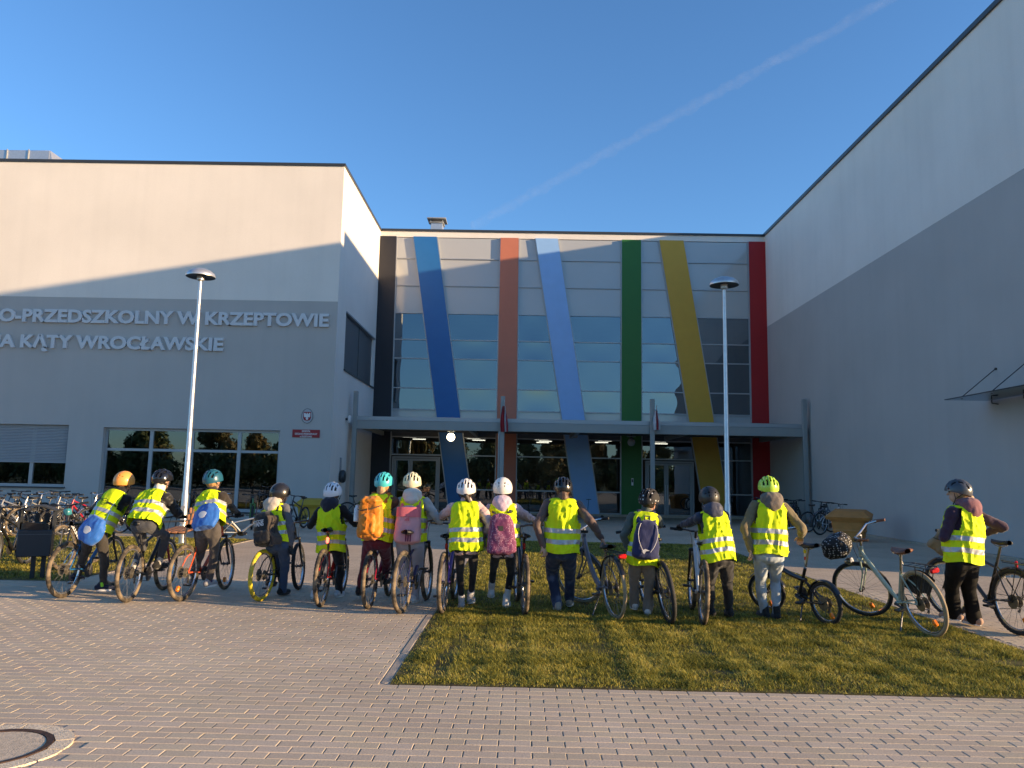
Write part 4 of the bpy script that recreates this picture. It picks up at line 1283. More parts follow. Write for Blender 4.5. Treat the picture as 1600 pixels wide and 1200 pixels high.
BK[6] = bicycle('crimson bicycle straddled by the child with the orange backpack', G(576, 951), 3, 0, 4, col=C_BORD, tail='off', fork_col=C_DK, crank=25, sad=.86)
BK[7] = bicycle('dark navy mountain bike in front of the pink backpack', G(627, 958), 9, 0, 6, R=.36, col=C_NAVY, fork_col=C_DK, crank=75, sad=.92, bar=1.02)
BK[8] = bicycle('purple mountain bike held on the left by the child in pale pink jacket', G(691, 958.5), 3, 0, 0, R=.355, col=C_PURPLE, tail='off', fork_col=C_DK, crank=75, sad=.88)
BK[9] = bicycle('dark red-black mountain bike to the right of the purple speckled backpack', G(819.5, 961.4), -5, 0, 0, R=.355, col=C_DK, tail='off', fork_col=C_BORD, crank=5, sad=.90)
BK[10] = bicycle('grey city bicycle with rear rack pushed by the adult in jeans', G(962, 968), -15, -4, 42, style='city', R=.355, WB=1.12, col=C_GREY, tyre='tan', rack=True, guards=True, crank=15, sad=.81, bar=.96, stand=True)
BK[11] = bicycle('black mountain bike leaning beside the boy with navy backpack', G(1047, 974.7), -4, -8, 0, R=.35, col=C_DK, tyre='black', crank=200, sad=.92)
BK[12] = bicycle('white mountain bike held by the child in the navy hooded jacket', G(1098, 976.5), 6, 2, 0, R=.36, col=C_WHITE, fork_col=C_DK, crank=195, sad=.88, bar=.98)
BK[13] = bicycle('small black folding bicycle with striped seat post on the lawn', G(1294, 977), -22, -6, 26, style='fold', R=.245, WB=.98, col=C_DK, tyre='black', crank=20, sad=.88, bar=.93, stand=True, guards=True, refl=True)
BK[14] = bicycle('mint step-through bicycle with dotted basket bag parked on the lawn', G(1456, 995), -9, -13, 36, style='swan', R=.355, WB=1.10, col=C_MINT, tyre=('tan', 'black'), rack=True, guards=False, crank=10, sad=.90, bar=1.02, stand=True, refl=True, saddle_mat=M_BROWN)
BK[15] = bicycle('black city bicycle with rear rack behind the adult in black trousers', G(1591, 992.5), -8, 0, 8, style='mtb', R=.355, WB=1.10, col=C_DK, tyre='black', rack=True, guards=True, crank=10, sad=.97, bar=1.06, refl=True, tail='stay')
for k_, c_ in ((13, 0),):
    b = BK[k_]; S = b['S']; M = b['root']
    zz = S.z+.01
    for i, m_ in enumerate((M_OFFW, M_REDREF, M_OFFW, paint('tape_yellow', (.75, .6, .02)), M_OFFW)):
        MB().tube([(0, S.y-.002, zz+.04*i), (0, S.y-.008, zz+.04*i+.036)], .0165, 10).build('reflective_tape', m_, M)
# dotted basket bag and chain-case details on the mint bike
b = BK[14]
def polka(name, base, dots, scale, thr=.28):
    m = bpy.data.materials.new(name); m.use_nodes = True
    nt = m.node_tree; N = nt.nodes; L = nt.links; p = N['Principled BSDF']
    tc = N.new('ShaderNodeTexCoord'); vo = N.new('ShaderNodeTexVoronoi'); vo.inputs['Scale'].default_value = scale; vo.inputs['Randomness'].default_value = .35
    L.new(tc.outputs['Object'], vo.inputs['Vector'])
    lt = N.new('ShaderNodeMath'); lt.operation = 'LESS_THAN'; lt.inputs[1].default_value = thr
    L.new(vo.outputs['Distance'], lt.inputs[0])
    mx = N.new('ShaderNodeMix'); mx.data_type = 'RGBA'; L.new(lt.outputs[0], mx.inputs['Factor'])
    mx.inputs['A'].default_value = (*base, 1); mx.inputs['B'].default_value = (*dots, 1)
    L.new(mx.outputs['Result'], p.inputs['Base Color']); p.inputs['Roughness'].default_value = .8
    return m
fb = b['aF']
bsk = MB()
bsk.box(-.17, fb.y-.06, .80, .17, fb.y+.24, 1.06, .06, M=b['SM'])
me = remeshed(bsk, 'basket_bag', polka('dotted_cloth', (.012, .012, .013), (.45, .45, .45), 34), .02, 6, .02, 9, 2)
link('basket_bag', me, b['root'])
MB().lathe([(.04, 0), (.045, .05), (.02, .09)], 12, b['SM'] @ Matrix.Translation((0, fb.y-.02, .72)) @ Matrix.Rotation(RAD(-90), 4, 'X')).build('head_lamp', M_CHROME, b['root'])
def skirt(u, v):
    a = RAD(20 + 110*u); r = .10 + .25*v
    return (.045, r*math.cos(a), .355 + r*math.sin(a))
MB().grid(skirt, 12, 4).build('coat_guard', pmat('coat_guard_net', (.02, .02, .02), .9, 0, .3, 60), b['root'])
# ================================================================== people
M_SKIN = pmat('skin', (.52, .30, .21), .55, 0, .08, 12, .1, 150, .35)
M_VEST = cloth('hi_vis_yellow', (.68, .80, .008), .75, .05, .15, 60, 0)
M_BAND = pmat('reflective_silver', (.44, .44, .45), .42, .35, .08, 25, .2, 200)
M_TRIM = cloth('vest_trim', (.05, .05, .04))
HAIRS = dict(brown=pmat('hair_brown', (.10, .05, .025), .5, 0, .4, 40, .6, 90, stretch=(1, 1, .15)),
             blond=pmat('hair_blond', (.34, .20, .085), .5, 0, .4, 40, .6, 90, stretch=(1, 1, .15)),
             dark=pmat('hair_dark', (.03, .02, .014), .5, 0, .4, 40, .6, 90, stretch=(1, 1, .15)))
M_LINER = pmat('helmet_liner', (.012, .012, .013), .9)

def ik(a, t, l1, l2, pole):
    a = Vector(a); t = Vector(t); d = t - a; L = d.length
    mx = (l1+l2)*.995
    if L > mx: t = a + d*(mx/L); d = t - a; L = mx
    u = d.normalized()
    x = (l1*l1 - l2*l2 + L*L)/(2*L); h = math.sqrt(max(0, l1*l1 - x*x))
    p = Vector(pole); p = p - u*p.dot(u)
    p = p.normalized() if p.length > 1e-4 else u.orthogonal().normalized()
    return a + u*x + p*h, t
def frame(fwd, up):
    u = Vector(up).normalized(); r = Vector(fwd).cross(u).normalized(); f = u.cross(r)
    return r, f, u
def to_m(r, f, u, loc):
    return Matrix(((r.x, f.x, u.x, loc[0]), (r.y, f.y, u.y, loc[1]), (r.z, f.z, u.z, loc[2]), (0, 0, 0, 1)))

def hand_geometry(mb, wrist, d, palm_n, side, k=1.0, curl=1.0):
    """palm with four unequal bent fingers and a thumb from the side of the palm"""
    d = Vector(d).normalized(); n = Vector(palm_n); n = (n - d*n.dot(d)).normalized(); s = d.cross(n).normalized()*side
    w = Vector(wrist)
    for q in (-.024, -.008, .008, .024):
        mb.capsule(w + s*q*.8*k, w + d*.078*k + s*q*k, .0145*k, .0125*k, 8)
    for i, (q, L) in enumerate(((-.031, .060), (-.0105, .072), (.0105, .078), (.031, .070))):
        b = w + d*.080*k + s*q*k
        a1 = .55*curl; a2 = 1.5*curl; a3 = 2.3*curl
        p1 = b + (d*math.cos(a1) + n*math.sin(a1))*L*.48*k
        p2 = p1 + (d*math.cos(a2) + n*math.sin(a2))*L*.34*k
        p3 = p2 + (d*math.cos(a3) + n*math.sin(a3))*L*.26*k
        mb.chain([b, p1, p2, p3], [.0095*k, .0085*k, .008*k, .007*k], 8)
    tb = w + d*.028*k + s*.026*k
    t1 = tb + (d*.6 + s*.7 + n*.25).normalized()*.036*k
    t2 = t1 + (d*.7 + s*.15 + n*.7).normalized()*.030*k
    mb.chain([tb, t1, t2], [.0125*k, .0105*k, .0085*k], 8)

def helmet(parent, Mh, kind, mats, seed=0):
    """Mh: head frame (x right, y forward, z up) at the skull centre"""
    shell, accent = mats
    rx, ry, rz = .107, .130, .126
    if kind == 'skate': rx, ry, rz = .110, .126, .126
    def dirn(u, v):
        a = 2*math.pi*u
        fb = math.sin(a)                       # +1 front, -1 back
        e0 = (-.40 if kind == 'skate' else -.26) + (.42 if fb > 0 else -.24)*abs(fb) + (.05*math.cos(2*a) if kind != 'skate' else 0)
        e = e0 + (math.pi/2 - e0)*v
        return Vector((math.cos(e)*math.cos(a), math.cos(e)*math.sin(a), math.sin(e)))
    def fn(u, v):
        d = dirn(u, v)
        k = 1.0
        if kind == 'vent': k += .035*math.cos(d.x*15)*max(0, d.z)**.5
        return (d.x*rx*k, d.y*ry*k - .006, d.z*rz*k + .012)
    def keep(u, v):
        d = dirn(u, v)
        if kind == 'vent':
            if d.z < .12 and d.y > -.3: return True
            if v < .10: return True
            for i, c in enumerate((-.66, -.33, 0, .33, .66)):
                if abs(d.x - c) < .085:
                    t = (d.y + (.12 if i % 2 else 0) + 1) / .52
                    fr = t - math.floor(t)
                    if .16 < fr < .84 and d.z > .08: return False
            return True
        if kind == 'skate':
            for (cx, cy, hx, hy) in ((-.34, .12, .05, .13), (.34, .12, .05, .13), (-.34, -.32, .05, .10), (.34, -.32, .05, .10), (0, .45, .10, .05)):
                if abs(d.x-cx) < hx and abs(d.y-cy) < hy and d.z > .3: return False
            for sx in (-1, 1):
                for (cx, cz) in ((.30, .38), (.62, .30), (.30, .12)):
                    if d.y < 0 and abs(d.x-sx*cx) < .075 and abs(d.z-cz) < .055: return False
        return True
    nu, nv = (72, 30)
    me = solid(MB().grid(fn, nu, nv, closed_u=True, keep=keep), 'helmet', shell, .010, 1.0)
    h = link('helmet', me, parent, Mh)
    def fn2(u, v):
        p = Vector(fn(u, v)); c = Vector((0, -.006, .012)); q = c + (p-c)*.93
        return (q.x, q.y, q.z)
    MB().grid(fn2, 36, 14, closed_u=True).build('helmet_liner', M_LINER, h)
    if kind == 'vent' and accent is not None:
        MB().grid(lambda u, v: (lambda p: (p[0]*1.012, p[1]*1.012, p[2]))(fn(u, v*.13)), 60, 2, closed_u=True).build('helmet_rim', accent, h)
    st = MB()
    for s in (-1, 1):
        st.tube([(s*.098, .045, -.01), (s*.082, .04, -.07), (s*.03, .065, -.128), (0, .07, -.135)], .0045, 5, flat=(1, .5))
        st.tube([(s*.098, -.05, -.015), (s*.082, .035, -.068)], .0045, 5)
    st.build('chin_strap', M_LINER, h)
    return h

def person(label, H, hip, neck, head, yaw, jacket, trousers, feet, hands, hmats, hkind, hyaw=0, hpitch=0, sw=None, puffy=1.0, shoe=None, sock=None, glove=(None, None),
           hair='brown', hair_style='short', hood=None, hood_up=None, vest=True, vest_len=.12, wide=1.0, leg=1.0, flare=1.0, seed=1, foot_dir=None, poles=None, knee=None, collar=None, shoe_kind='low', vest_scale=1.0,
           hand_curl=1.0, cuff=0.0, vest_yaw=0, knees_in=0, jbot=-.015, crease=1.0):
    hip = Vector(hip); neck = Vector(neck); head = Vector(head)
    rt = thing('person', label, 'person', Matrix.Translation((hip.x, hip.y, 0)), 'people in high-visibility vests lined up with bicycles')
    W2L = Matrix.Translation((-hip.x, -hip.y, 0))
    sc = H/1.5
    sw = sw or .148*sc
    fwd = Vector((math.sin(RAD(yaw)), math.cos(RAD(yaw)), 0))
    r, f, u = frame(fwd, neck-hip)
    T = (neck-hip).length
    TM = to_m(r, f, u, hip)                      # torso frame -> world
    LTM = W2L @ TM
    hf = Vector((math.sin(RAD(yaw+hyaw)), math.cos(RAD(yaw+hyaw)), 0))
    hu = (Vector((0, 0, 1)) + hf*math.tan(RAD(-hpitch))*-1).normalized()
    hr, hfv, huv = frame(hf, hu)
    HM = W2L @ to_m(hr, hfv, huv, head)
    # joints
    sh = {-1: TM @ Vector((-sw, 0, T-.055*sc)), 1: TM @ Vector((sw, 0, T-.055*sc))}
    ua, fa = .185*H, .158*H
    poles = poles or {}
    arms = {}
    for s in (-1, 1):
        t = Vector(hands[s]) if hands.get(s) is not None else sh[s] + Vector((s*.04, .02, -.33*H))
        pole = poles.get(s) or (r*s*.6 - f*.35 + Vector((0, 0, -.8)))
        dirn = (t - sh[s]).normalized()
        wr = t - dirn*.06*sc
        el, wr = ik(sh[s], wr, ua, fa, pole)
        arms[s] = (el, wr)
    hj = {s: TM @ Vector((s*.078*sc, 0, -.01)) for s in (-1, 1)}
    ul, ll = .255*H, .245*H
    legs = {}
    for s in (-1, 1):
        ank = Vector(feet[s])
        kp = (knee or {}).get(s) or (fwd + r*s*(.25-knees_in))
        kn, ank = ik(hj[s], ank, ul, ll, kp)
        legs[s] = (kn, ank)
    # ---- body (one mesh: head, neck, hands, limbs)
    mb = MB()
    Hi = W2L @ to_m(hr, hfv, huv, head)
    mb.ball((0, 0, 0), 1, 20, 14, M=Hi @ Matrix.Diagonal((.074, .093, .098, 1)))
    mb.ball((0, .030, -.062), 1, 14, 10, M=Hi @ Matrix.Diagonal((1, 1, 1, 1)) if False else Hi @ Matrix.Translation((0, .03, -.055)) @ Matrix.Diagonal((.056, .062, .066, 1)) @ Matrix.Translation((0, -.030, .062)))
    mb.capsule((0, .092, .0), (0, .108, -.028), .008, .013, 8, M=Hi)            # nose
    mb.capsule((-.02, .086, -.062), (.02, .086, -.062), .008, .008, 8, M=Hi)    # lips
    mb.capsule((-.045, .082, .018), (.045, .082, .018), .012, .012, 8, M=Hi)    # brow
    for s in (-1, 1):
        mb.ball((0, 0, 0), 1, 10, 8, M=Hi @ Matrix.Translation((s*.078, -.008, -.012)) @ Matrix.Diagonal((.011, .022, .032, 1)))
    nl = W2L @ neck
    hl = W2L @ (head + Vector((0, 0, -.05)) - hf*.02)
    mb.capsule(nl - Vector((0, 0, .03)), hl, .052*sc, .048, 12)
    mb.chain([W2L @ hip, W2L @ (hip*.5+neck*.5), nl], [.075*sc, .075*sc, .06*sc], 12)
    for s in (-1, 1):
        el, wr = arms[s]
        mb.chain([W2L @ (neck - u*.05), W2L @ sh[s], W2L @ el, W2L @ wr], [.045*sc, .035*sc, .027*sc, .021*sc], 10)
        kn, ank = legs[s]
        mb.chain([W2L @ hip, W2L @ hj[s], W2L @ kn, W2L @ ank, W2L @ (ank - Vector((0, 0, .04)))], [.06*sc, .055*sc, .038*sc, .028*sc, .03*sc], 10)
        if glove[(s+1)//2] is None:
            hand_geometry(mb, W2L @ wr, (wr-el).normalized(), -u*.6 + f*.2 if hands.get(s) is not None else -r*s, s, .93*sc, hand_curl)
    me = remeshed(mb, 'body', M_SKIN, .0062, 3, decimate=.3)
    link('body', me, rt)
    # eyes
    ey = MB()
    for s in (-1, 1): ey.ball((s*.031, .088, .002), .010, 8, 6, M=Hi)
    ey.build('eyes', pmat('eye_dark', (.05, .03, .02), .2), rt)
    # ---- trousers
    tb = MB()
    tb.ball((0, 0, 0), 1, 18, 12, M=LTM @ Matrix.Translation((0, -.005, .0)) @ Matrix.Diagonal((.128*sc*wide, .108*sc*wide, .105*sc, 1)))
    tb.ball((0, 0, 0), 1, 18, 12, M=LTM @ Matrix.Translation((0, 0, .09*sc)) @ Matrix.Diagonal((.118*sc*wide, .09*sc*wide, .08*sc, 1)))
    for s in (-1, 1):
        kn, ank = legs[s]
        a, k_, b = W2L @ hj[s], W2L @ kn, W2L @ ank
        mid = (a+k_)/2; calf = k_*.62 + b*.38
        tb.chain([a, mid, k_, calf, b + (k_-b)*cuff + Vector((0, 0, -.01))], [.083*sc*leg, .073*sc*leg, .056*sc*leg, .054*sc*leg, .041*sc*leg*flare], 14)
    me = remeshed(tb, 'trousers', trousers, .0115, 4, .006 if leg < .9 else (.016 if leg < 1.25 else .009), 13, seed+.5, aniso=(1, 1, .8))
    link('trousers', me, rt)
    # ---- jacket
    jb = MB()
    hw = lambda t: (.122 + .012*math.sin(t*3) + .024*max(0, t-.35))*sc*puffy*wide
    dp = lambda t: (.092 + .018*math.sin(min(1, t*1.1)*math.pi*.8))*sc*puffy*wide
    def torso(uu, v):
        z = jbot*sc + (T-.03*sc-jbot*sc)*v; t = z/T
        k = 1.0
        if v > .80: k = math.sqrt(max(.02, 1-((v-.80)/.22)**2))
        a = 2*math.pi*uu
        return (hw(t)*math.cos(a)*k, dp(t)*math.sin(a)*k, z)
    jb.grid(torso, 24, 16, closed_u=True, M=LTM)
    jb.add([torso(i/24, 0) for i in range(24)], [tuple(reversed(range(24)))], LTM); jb.add([torso(i/24, 1) for i in range(24)], [tuple(range(24))], LTM)
    jb.capsule(W2L @ (neck - u*.035*sc), W2L @ (neck + (head-neck)*.30), .074*sc, .064*sc)
    for s in (-1, 1):
        el, wr = arms[s]
        mid = (sh[s]+el)/2; fm = el*.5+wr*.5
        jb.chain([W2L @ (neck - u*.045*sc + r*s*.06*sc), W2L @ sh[s], W2L @ mid, W2L @ el, W2L @ fm, W2L @ (wr + (wr-el).normalized()*.0)],
                 [.055*sc, .062*sc*puffy, .055*sc*puffy, .050*sc*puffy, .046*sc*puffy, .036*sc*puffy], 14)
    if hood:
        jb.ball((0, 0, 0), 1, 16, 12, M=LTM @ Matrix.Translation((0, -.075*sc, T+.005)) @ Matrix.Diagonal((.115*sc, .078*sc, .085*sc, 1)))
        jb.ball((0, 0, 0), 1, 16, 12, M=LTM @ Matrix.Translation((0, -.02*sc, T+.03)) @ Matrix.Diagonal((.10*sc, .09*sc, .055*sc, 1)))
    me = remeshed(jb, 'jacket', jacket, .0125, 4, .018*(1.3 if puffy > 1.08 else 1), 12 if puffy <= 1.08 else 17, seed, aniso=(1, 1, 1.5))
    jk = link('jacket', me, rt)
    if hood and hood is not True:
        hb_ = MB()
        hb_.ball((0, 0, 0), 1, 16, 12, M=LTM @ Matrix.Translation((0, -.085*sc, T+.015)) @ Matrix.Diagonal((.122*sc, .085*sc, .095*sc, 1)))
        hb_.ball((0, 0, 0), 1, 16, 12, M=LTM @ Matrix.Translation((0, -.03*sc, T+.05)) @ Matrix.Diagonal((.108*sc, .095*sc, .06*sc, 1)))
        hb_.ball((0, 0, 0), 1, 16, 12, M=LTM @ Matrix.Translation((0, -.125*sc, T-.035)) @ Matrix.Diagonal((.09*sc, .045*sc, .07*sc, 1)))
        link('hood', remeshed(hb_, 'hood', hood, .0115, 3, .013, 15, seed+2), jk)
    if collar is not None:
        cb_ = MB(); cb_.capsule(W2L @ (neck-u*.02), W2L @ (neck + (head-neck)*.55), .078*sc, .068*sc)
        link('neck_warmer', remeshed(cb_, 'neck_warmer', collar, .011, 3, .012, 20, seed), rt)
    for s in (-1, 1):
        gm = glove[(s+1)//2]
        if gm is not None:
            el, wr = arms[s]; gb = MB()
            hand_geometry(gb, W2L @ wr, (wr-el).normalized(), -u*.6 + f*.2 if hands.get(s) is not None else -r*s, s, 1.1*sc, hand_curl)
            gb.capsule(W2L @ (wr-(wr-el).normalized()*.04), W2L @ wr, .032*sc, .028*sc)
            link('glove', remeshed(gb, 'glove', gm, .0065, 2), rt)
    # ---- shoes
    for s in (-1, 1):
        kn, ank = legs[s]
        fd = (foot_dir or {}).get(s)
        fd = Vector(fd).normalized() if fd is not None else Vector((fwd.x + s*.12*r.x, fwd.y + s*.12*r.y, 0)).normalized()
        side = fd.cross(Vector((0, 0, 1)) - fd*fd.z).normalized(); upv = side.cross(fd)
        FMx = W2L @ to_m(side, fd, upv, ank - upv*.075*sc)
        L = .155*H
        sb = MB()
        sb.chain([(0, -L*.26, .045*sc), (0, L*.15, .042*sc), (0, L*.55, .030*sc)], [.040*sc, .042*sc, .034*sc], 12, M=FMx)
        sb.capsule((0, -L*.22, .05*sc), (0, -L*.10, (.14 if shoe_kind == 'high' else .085)*sc), .038*sc, .040*sc, 12, M=FMx)
        sm_ = shoe or cloth('shoe_grey', (.25, .25, .25))
        so = link('shoe', remeshed(sb, 'shoe', sm_[0] if isinstance(sm_, tuple) else sm_, .009, 3), rt)
        pr = [(math.sin(a)*.044*sc*(1 - .12*math.cos(a)), L*.15 + L*.47*-math.cos(a)) for a in [2*math.pi*i/20 for i in range(20)]]
        MB().prism(pr, .001, .026*sc, FMx).build('sole', sm_[1] if isinstance(sm_, tuple) else M_OFFW, so)
        if sock is not None:
            kb = MB(); kb.capsule(W2L @ (ank - Vector((0, 0, .02))), W2L @ (ank + (kn-ank)*(.12+cuff)), .037*sc, .042*sc, 12)
            link('sock', remeshed(kb, 'sock', sock, .009, 2), rt)
    # ---- hair
    hm = HAIRS[hair]; hb2 = MB()
    hb2.ball((0, 0, 0), 1, 16, 12, M=HM @ Matrix.Translation((0, -.018, -.008)) @ Matrix.Diagonal((.083, .088, .095, 1)))
    if hair_style == 'long':
        hb2.chain([(0, -.085, -.03), (.01, -.10, -.11), (.02, -.105, -.19)], [.055, .058, .04], 10, M=HM)
    if hair_style == 'braid':
        for i in range(9): hb2.ball((0.012*(-1)**i - .025*i/4, -.10-.006*i, -.05-.028*i), (.021, .020, .021), 10, 8, M=HM)
    if hair_style == 'pony':
        hb2.chain([(0, -.095, -.02), (.02, -.125, -.06), (.05, -.115, -.12), (.06, -.10, -.18)], [.025, .032, .030, .014], 10, M=HM)
    link('hair', remeshed(hb2, 'hair', hm, .009, 2, .006, 40, seed), rt)
    helmet(rt, HM @ Matrix.Rotation(RAD(-6), 4, 'X'), hkind, hmats, seed)
    # ---- vest
    if vest:
        VM = LTM @ Matrix.Rotation(RAD(vest_yaw), 4, 'Z')
        zb = -vest_len*sc
        def vfn(off):
            def g_(uu, v):
                a = 2*math.pi*uu
                top = .76
                if v <= top:
                    t = v/top; z = zb + (T-.075*sc-zb)*t
                    hwj = hw(max(0, z/T))*1.06 + .020*sc + .022*(1-t)**2*sc; dpj = dp(max(0, min(1, z/T)))*1.05 + .020*sc + .020*(1-t)*sc
                    k = 1.0
                else:
                    t = (v-top)/(1-top); z = T-.075*sc + .092*sc*math.sin(t*math.pi/2)
                    hwj = hw(1)*1.06 + .02*sc; dpj = dp(.9)*1.05 + .02*sc
                    k = 1 - (1 - .082*sc/hwj)*t**1.5
                    dpj = dpj*(1-t**1.5) + .088*sc*t**1.5; dpj = dpj/k if k > 0 else dpj
                    dpj = min(dpj, .16*sc)
                x = hwj*k*vest_scale*math.copysign(abs(math.cos(a))**.85, math.cos(a)); y = dpj*k*vest_scale*math.copysign(abs(math.sin(a))**.85, math.sin(a))
                p = np.array([[x*11 + seed*3, y*11, z*8.0]])
                q = np.array([[x*26, y*26 + seed, z*9.0]])
                w = float(vnoise(p, seed)[0])*.013 + (1-float(abs(vnoise(q, seed+2)[0])))**3*.020*(1 if v < .8 else .35) + (1-abs(math.sin(x*19 + z*13*(1 if seed % 2 else -1) + seed + 2.2*math.sin(z*9+seed))))**4*.014*(1 if v < .8 else .3)
                w *= crease
                hem = .012*math.sin(a*3+seed)*(1-v)**3
                n = Vector((x, y*1.4, 0)); n = n.normalized() if n.length > 1e-6 else n
                return (x + n.x*(w+off), y + n.y*(w+off), z + hem)
            return g_
        def vkeep(uu, v):
            c = abs(math.cos(2*math.pi*uu))
            if .50 < v < .865 and c > .80 + .9*max(0, .60-v): return False
            return not (v < .70 and abs(uu-.25) < .010)          # open front
        me = solid(MB().grid(vfn(0), 96, 54, closed_u=True, keep=vkeep), 'vest', M_VEST, .003, 0)
        vo = link('vest', me, rt, VM)
        Ht = (T-.075*sc-zb)/.76
        for (z0, z1) in ((.098*sc, .146*sc), (.215*sc, .263*sc)):
            v0, v1 = z0/Ht, z1/Ht
            g0 = vfn(.0042)
            MB().grid(lambda uu, v: g0(uu, v0+(v1-v0)*v), 96, 5, closed_u=True, keep=lambda uu, v: abs(uu-.25) > .012).build('reflective_band', M_BAND, vo, 1.5)
    return dict(root=rt, TM=TM, T=T, sc=sc, dp=dp, hw=hw, W2L=W2L, HM=HM, neck=neck, hip=hip, r=r, f=f, u=u, sh=sh, arms=arms)

def P3(px, py, d): return on_y(px, py, d)
def GND(px, py, lift=.0):
    p = on_ground(px, py); return Vector((p.x, p.y, .075 + lift))
S_ = lambda n, c, **k: cloth(n, c, **k)
HP = lambda n, c, rough=.3: paint('helmet_'+n, c, rough, coat=.3)
SHOE_W = (cloth('shoe_white', (.62, .62, .62)), M_OFFW)
SHOE_G = (cloth('shoe_grey2', (.30, .30, .31)), M_OFFW)
SHOE_B = (cloth('shoe_black', (.015, .015, .016)), paint('sole_black', (.02, .02, .02)))
SHOE_N = (cloth('shoe_navy', (.02, .025, .05)), M_OFFW)
GL_B = cloth('glove_black', (.012, .012, .013))
K_BLACK = cloth('fabric_black', (.014, .014, .016))
PP = {}
def grip(i, s): return BK[i]['L' if s < 0 else 'R'] + Vector((0, -.03, .015))

# 1 orange helmet
PP[1] = person('child in orange skate helmet with printed round logo on the vest', 1.5,
    P3(150, 832, 9.85), P3(187, 771, 10.08), P3(194, 753.5, 10.15), 14, S_('jacket_black', (.016, .016, .018)), S_('trousers_dark', (.045, .04, .036)),
    {-1: GND(112, 925, .0), 1: GND(160, 928)}, {-1: grip(1, -1), 1: grip(1, 1)}, (HP('orange', (.80, .33, .06), .45), None), 'skate', hyaw=12, hpitch=8,
    shoe=SHOE_N, sock=S_('sock_lime', (.30, .75, .05)), glove=(GL_B, GL_B), hair='brown', seed=1, crease=.28, foot_dir={1: (1, .25, 0)}, vest_len=-0.02)
# 2 black helmet and puffer
PP[2] = person('rider in glossy black helmet, white neck warmer and black puffer jacket', 1.52,
    P3(224, 820, 9.74), P3(246, 772, 10.0), P3(254, 750.5, 10.08), 10, S_('puffer_black', (.02, .02, .022), rough=.45), S_('trousers_charcoal', (.06, .062, .07)),
    {-1: Vector(BK[2]['pedL']) + Vector((-.02, 0, .09)), 1: Vector(BK[2]['pedR']) + Vector((.03, .0, .09))}, {-1: grip(2, -1), 1: grip(2, 1)}, (HP('gloss_black', (.012, .012, .014), .12), None), 'vent', hyaw=18,
    puffy=1.14, shoe=SHOE_B, sock=S_('sock_grey', (.5, .48, .44)), cuff=.22, glove=(GL_B, GL_B), hair='dark', collar=S_('buff_white', (.62, .60, .55)), seed=2, vest_len=0)
# 3 teal helmet
PP[3] = person('rider in dark teal helmet and vest with a blue drawstring bag on an orange-red bike', 1.52,
    P3(326, 828, 9.80), P3(331, 772, 10.0), P3(333, 751, 10.06), 8, S_('jacket_brown_black', (.03, .024, .02)), S_('trousers_grey_dark', (.075, .066, .062)),
    {-1: Vector(BK[3]['pedL']) + Vector((-.02, 0, .09)), 1: GND(325, 932, .035)}, {-1: grip(3, -1), 1: grip(3, 1)}, (HP('teal', (.015, .09, .14)), None), 'vent', hyaw=14,
    shoe=SHOE_G, sock=S_('sock_purple', (.05, .03, .12)), glove=(GL_B, GL_B), hair='blond', seed=3, vest_len=-0.08, cuff=.12)
# 4 black logo backpack
PP[4] = person('child in round black helmet and grey jacket wearing a black backpack with white logo', 1.47,
    P3(434, 850, 9.95), P3(430, 790, 10.02), P3(438, 772, 10.06), 14, S_('jacket_grey', (.10, .105, .12)), S_('jeans_blue', (.045, .075, .14)),
    {-1: Vector(BK[4]['pedL']) + Vector((.0, .0, .09)), 1: GND(441, 931)}, {-1: grip(4, -1), 1: P3(455, 858, 9.93)}, (HP('satin_black', (.018, .017, .016), .28), None), 'skate', hyaw=34,
    shoe=SHOE_B, sock=S_('sock_white', (.65, .65, .65)), glove=(GL_B, GL_B), hair='brown', hood=S_('hood_beige', (.44, .39, .33)), seed=4, vest_len=0, leg=1.08, flare=1.25)
# 5 white helmet
PP[5] = person('child in white vented helmet and black hoodie with plain yellow vest on red bike', 1.46,
    P3(517, 852, 9.95), P3(518, 790, 10.02), P3(520, 771, 10.05), 4, K_BLACK, S_('trousers_black', (.017, .017, .018)),
    {-1: Vector((G(507, 932).x-.06, 10.05, .09)), 1: GND(529, 933)}, {-1: grip(5, -1), 1: grip(5, 1)}, (HP('white', (.66, .68, .72)), None), 'vent', hyaw=6,
    shoe=SHOE_W, hair='brown', glove=(GL_B, GL_B), hood=S_('hood_navy', (.02, .02, .032)), seed=5, vest_len=0.09, leg=1.05, flare=1.1)
# 6 turquoise helmet
PP[6] = person('child in turquoise helmet and burgundy trousers wearing a big orange backpack', 1.58,
    P3(589, 846, 9.62), P3(597, 775, 9.72), P3(600, 756, 9.76), 6, S_('jacket_brown', (.13, .055, .035)), S_('trousers_burgundy', (.11, .008, .018), rough=.55),
    {-1: GND(560, 938, .03), 1: GND(603, 932)}, {-1: grip(6, -1), 1: grip(6, 1)}, (HP('turquoise', (.06, .46, .50)), None), 'vent', hyaw=6,
    shoe=SHOE_B, sock=S_('sock_pink', (.55, .36, .34)), cuff=.16, hair='blond', hair_style='long', seed=6, vest_len=0, leg=1.06)
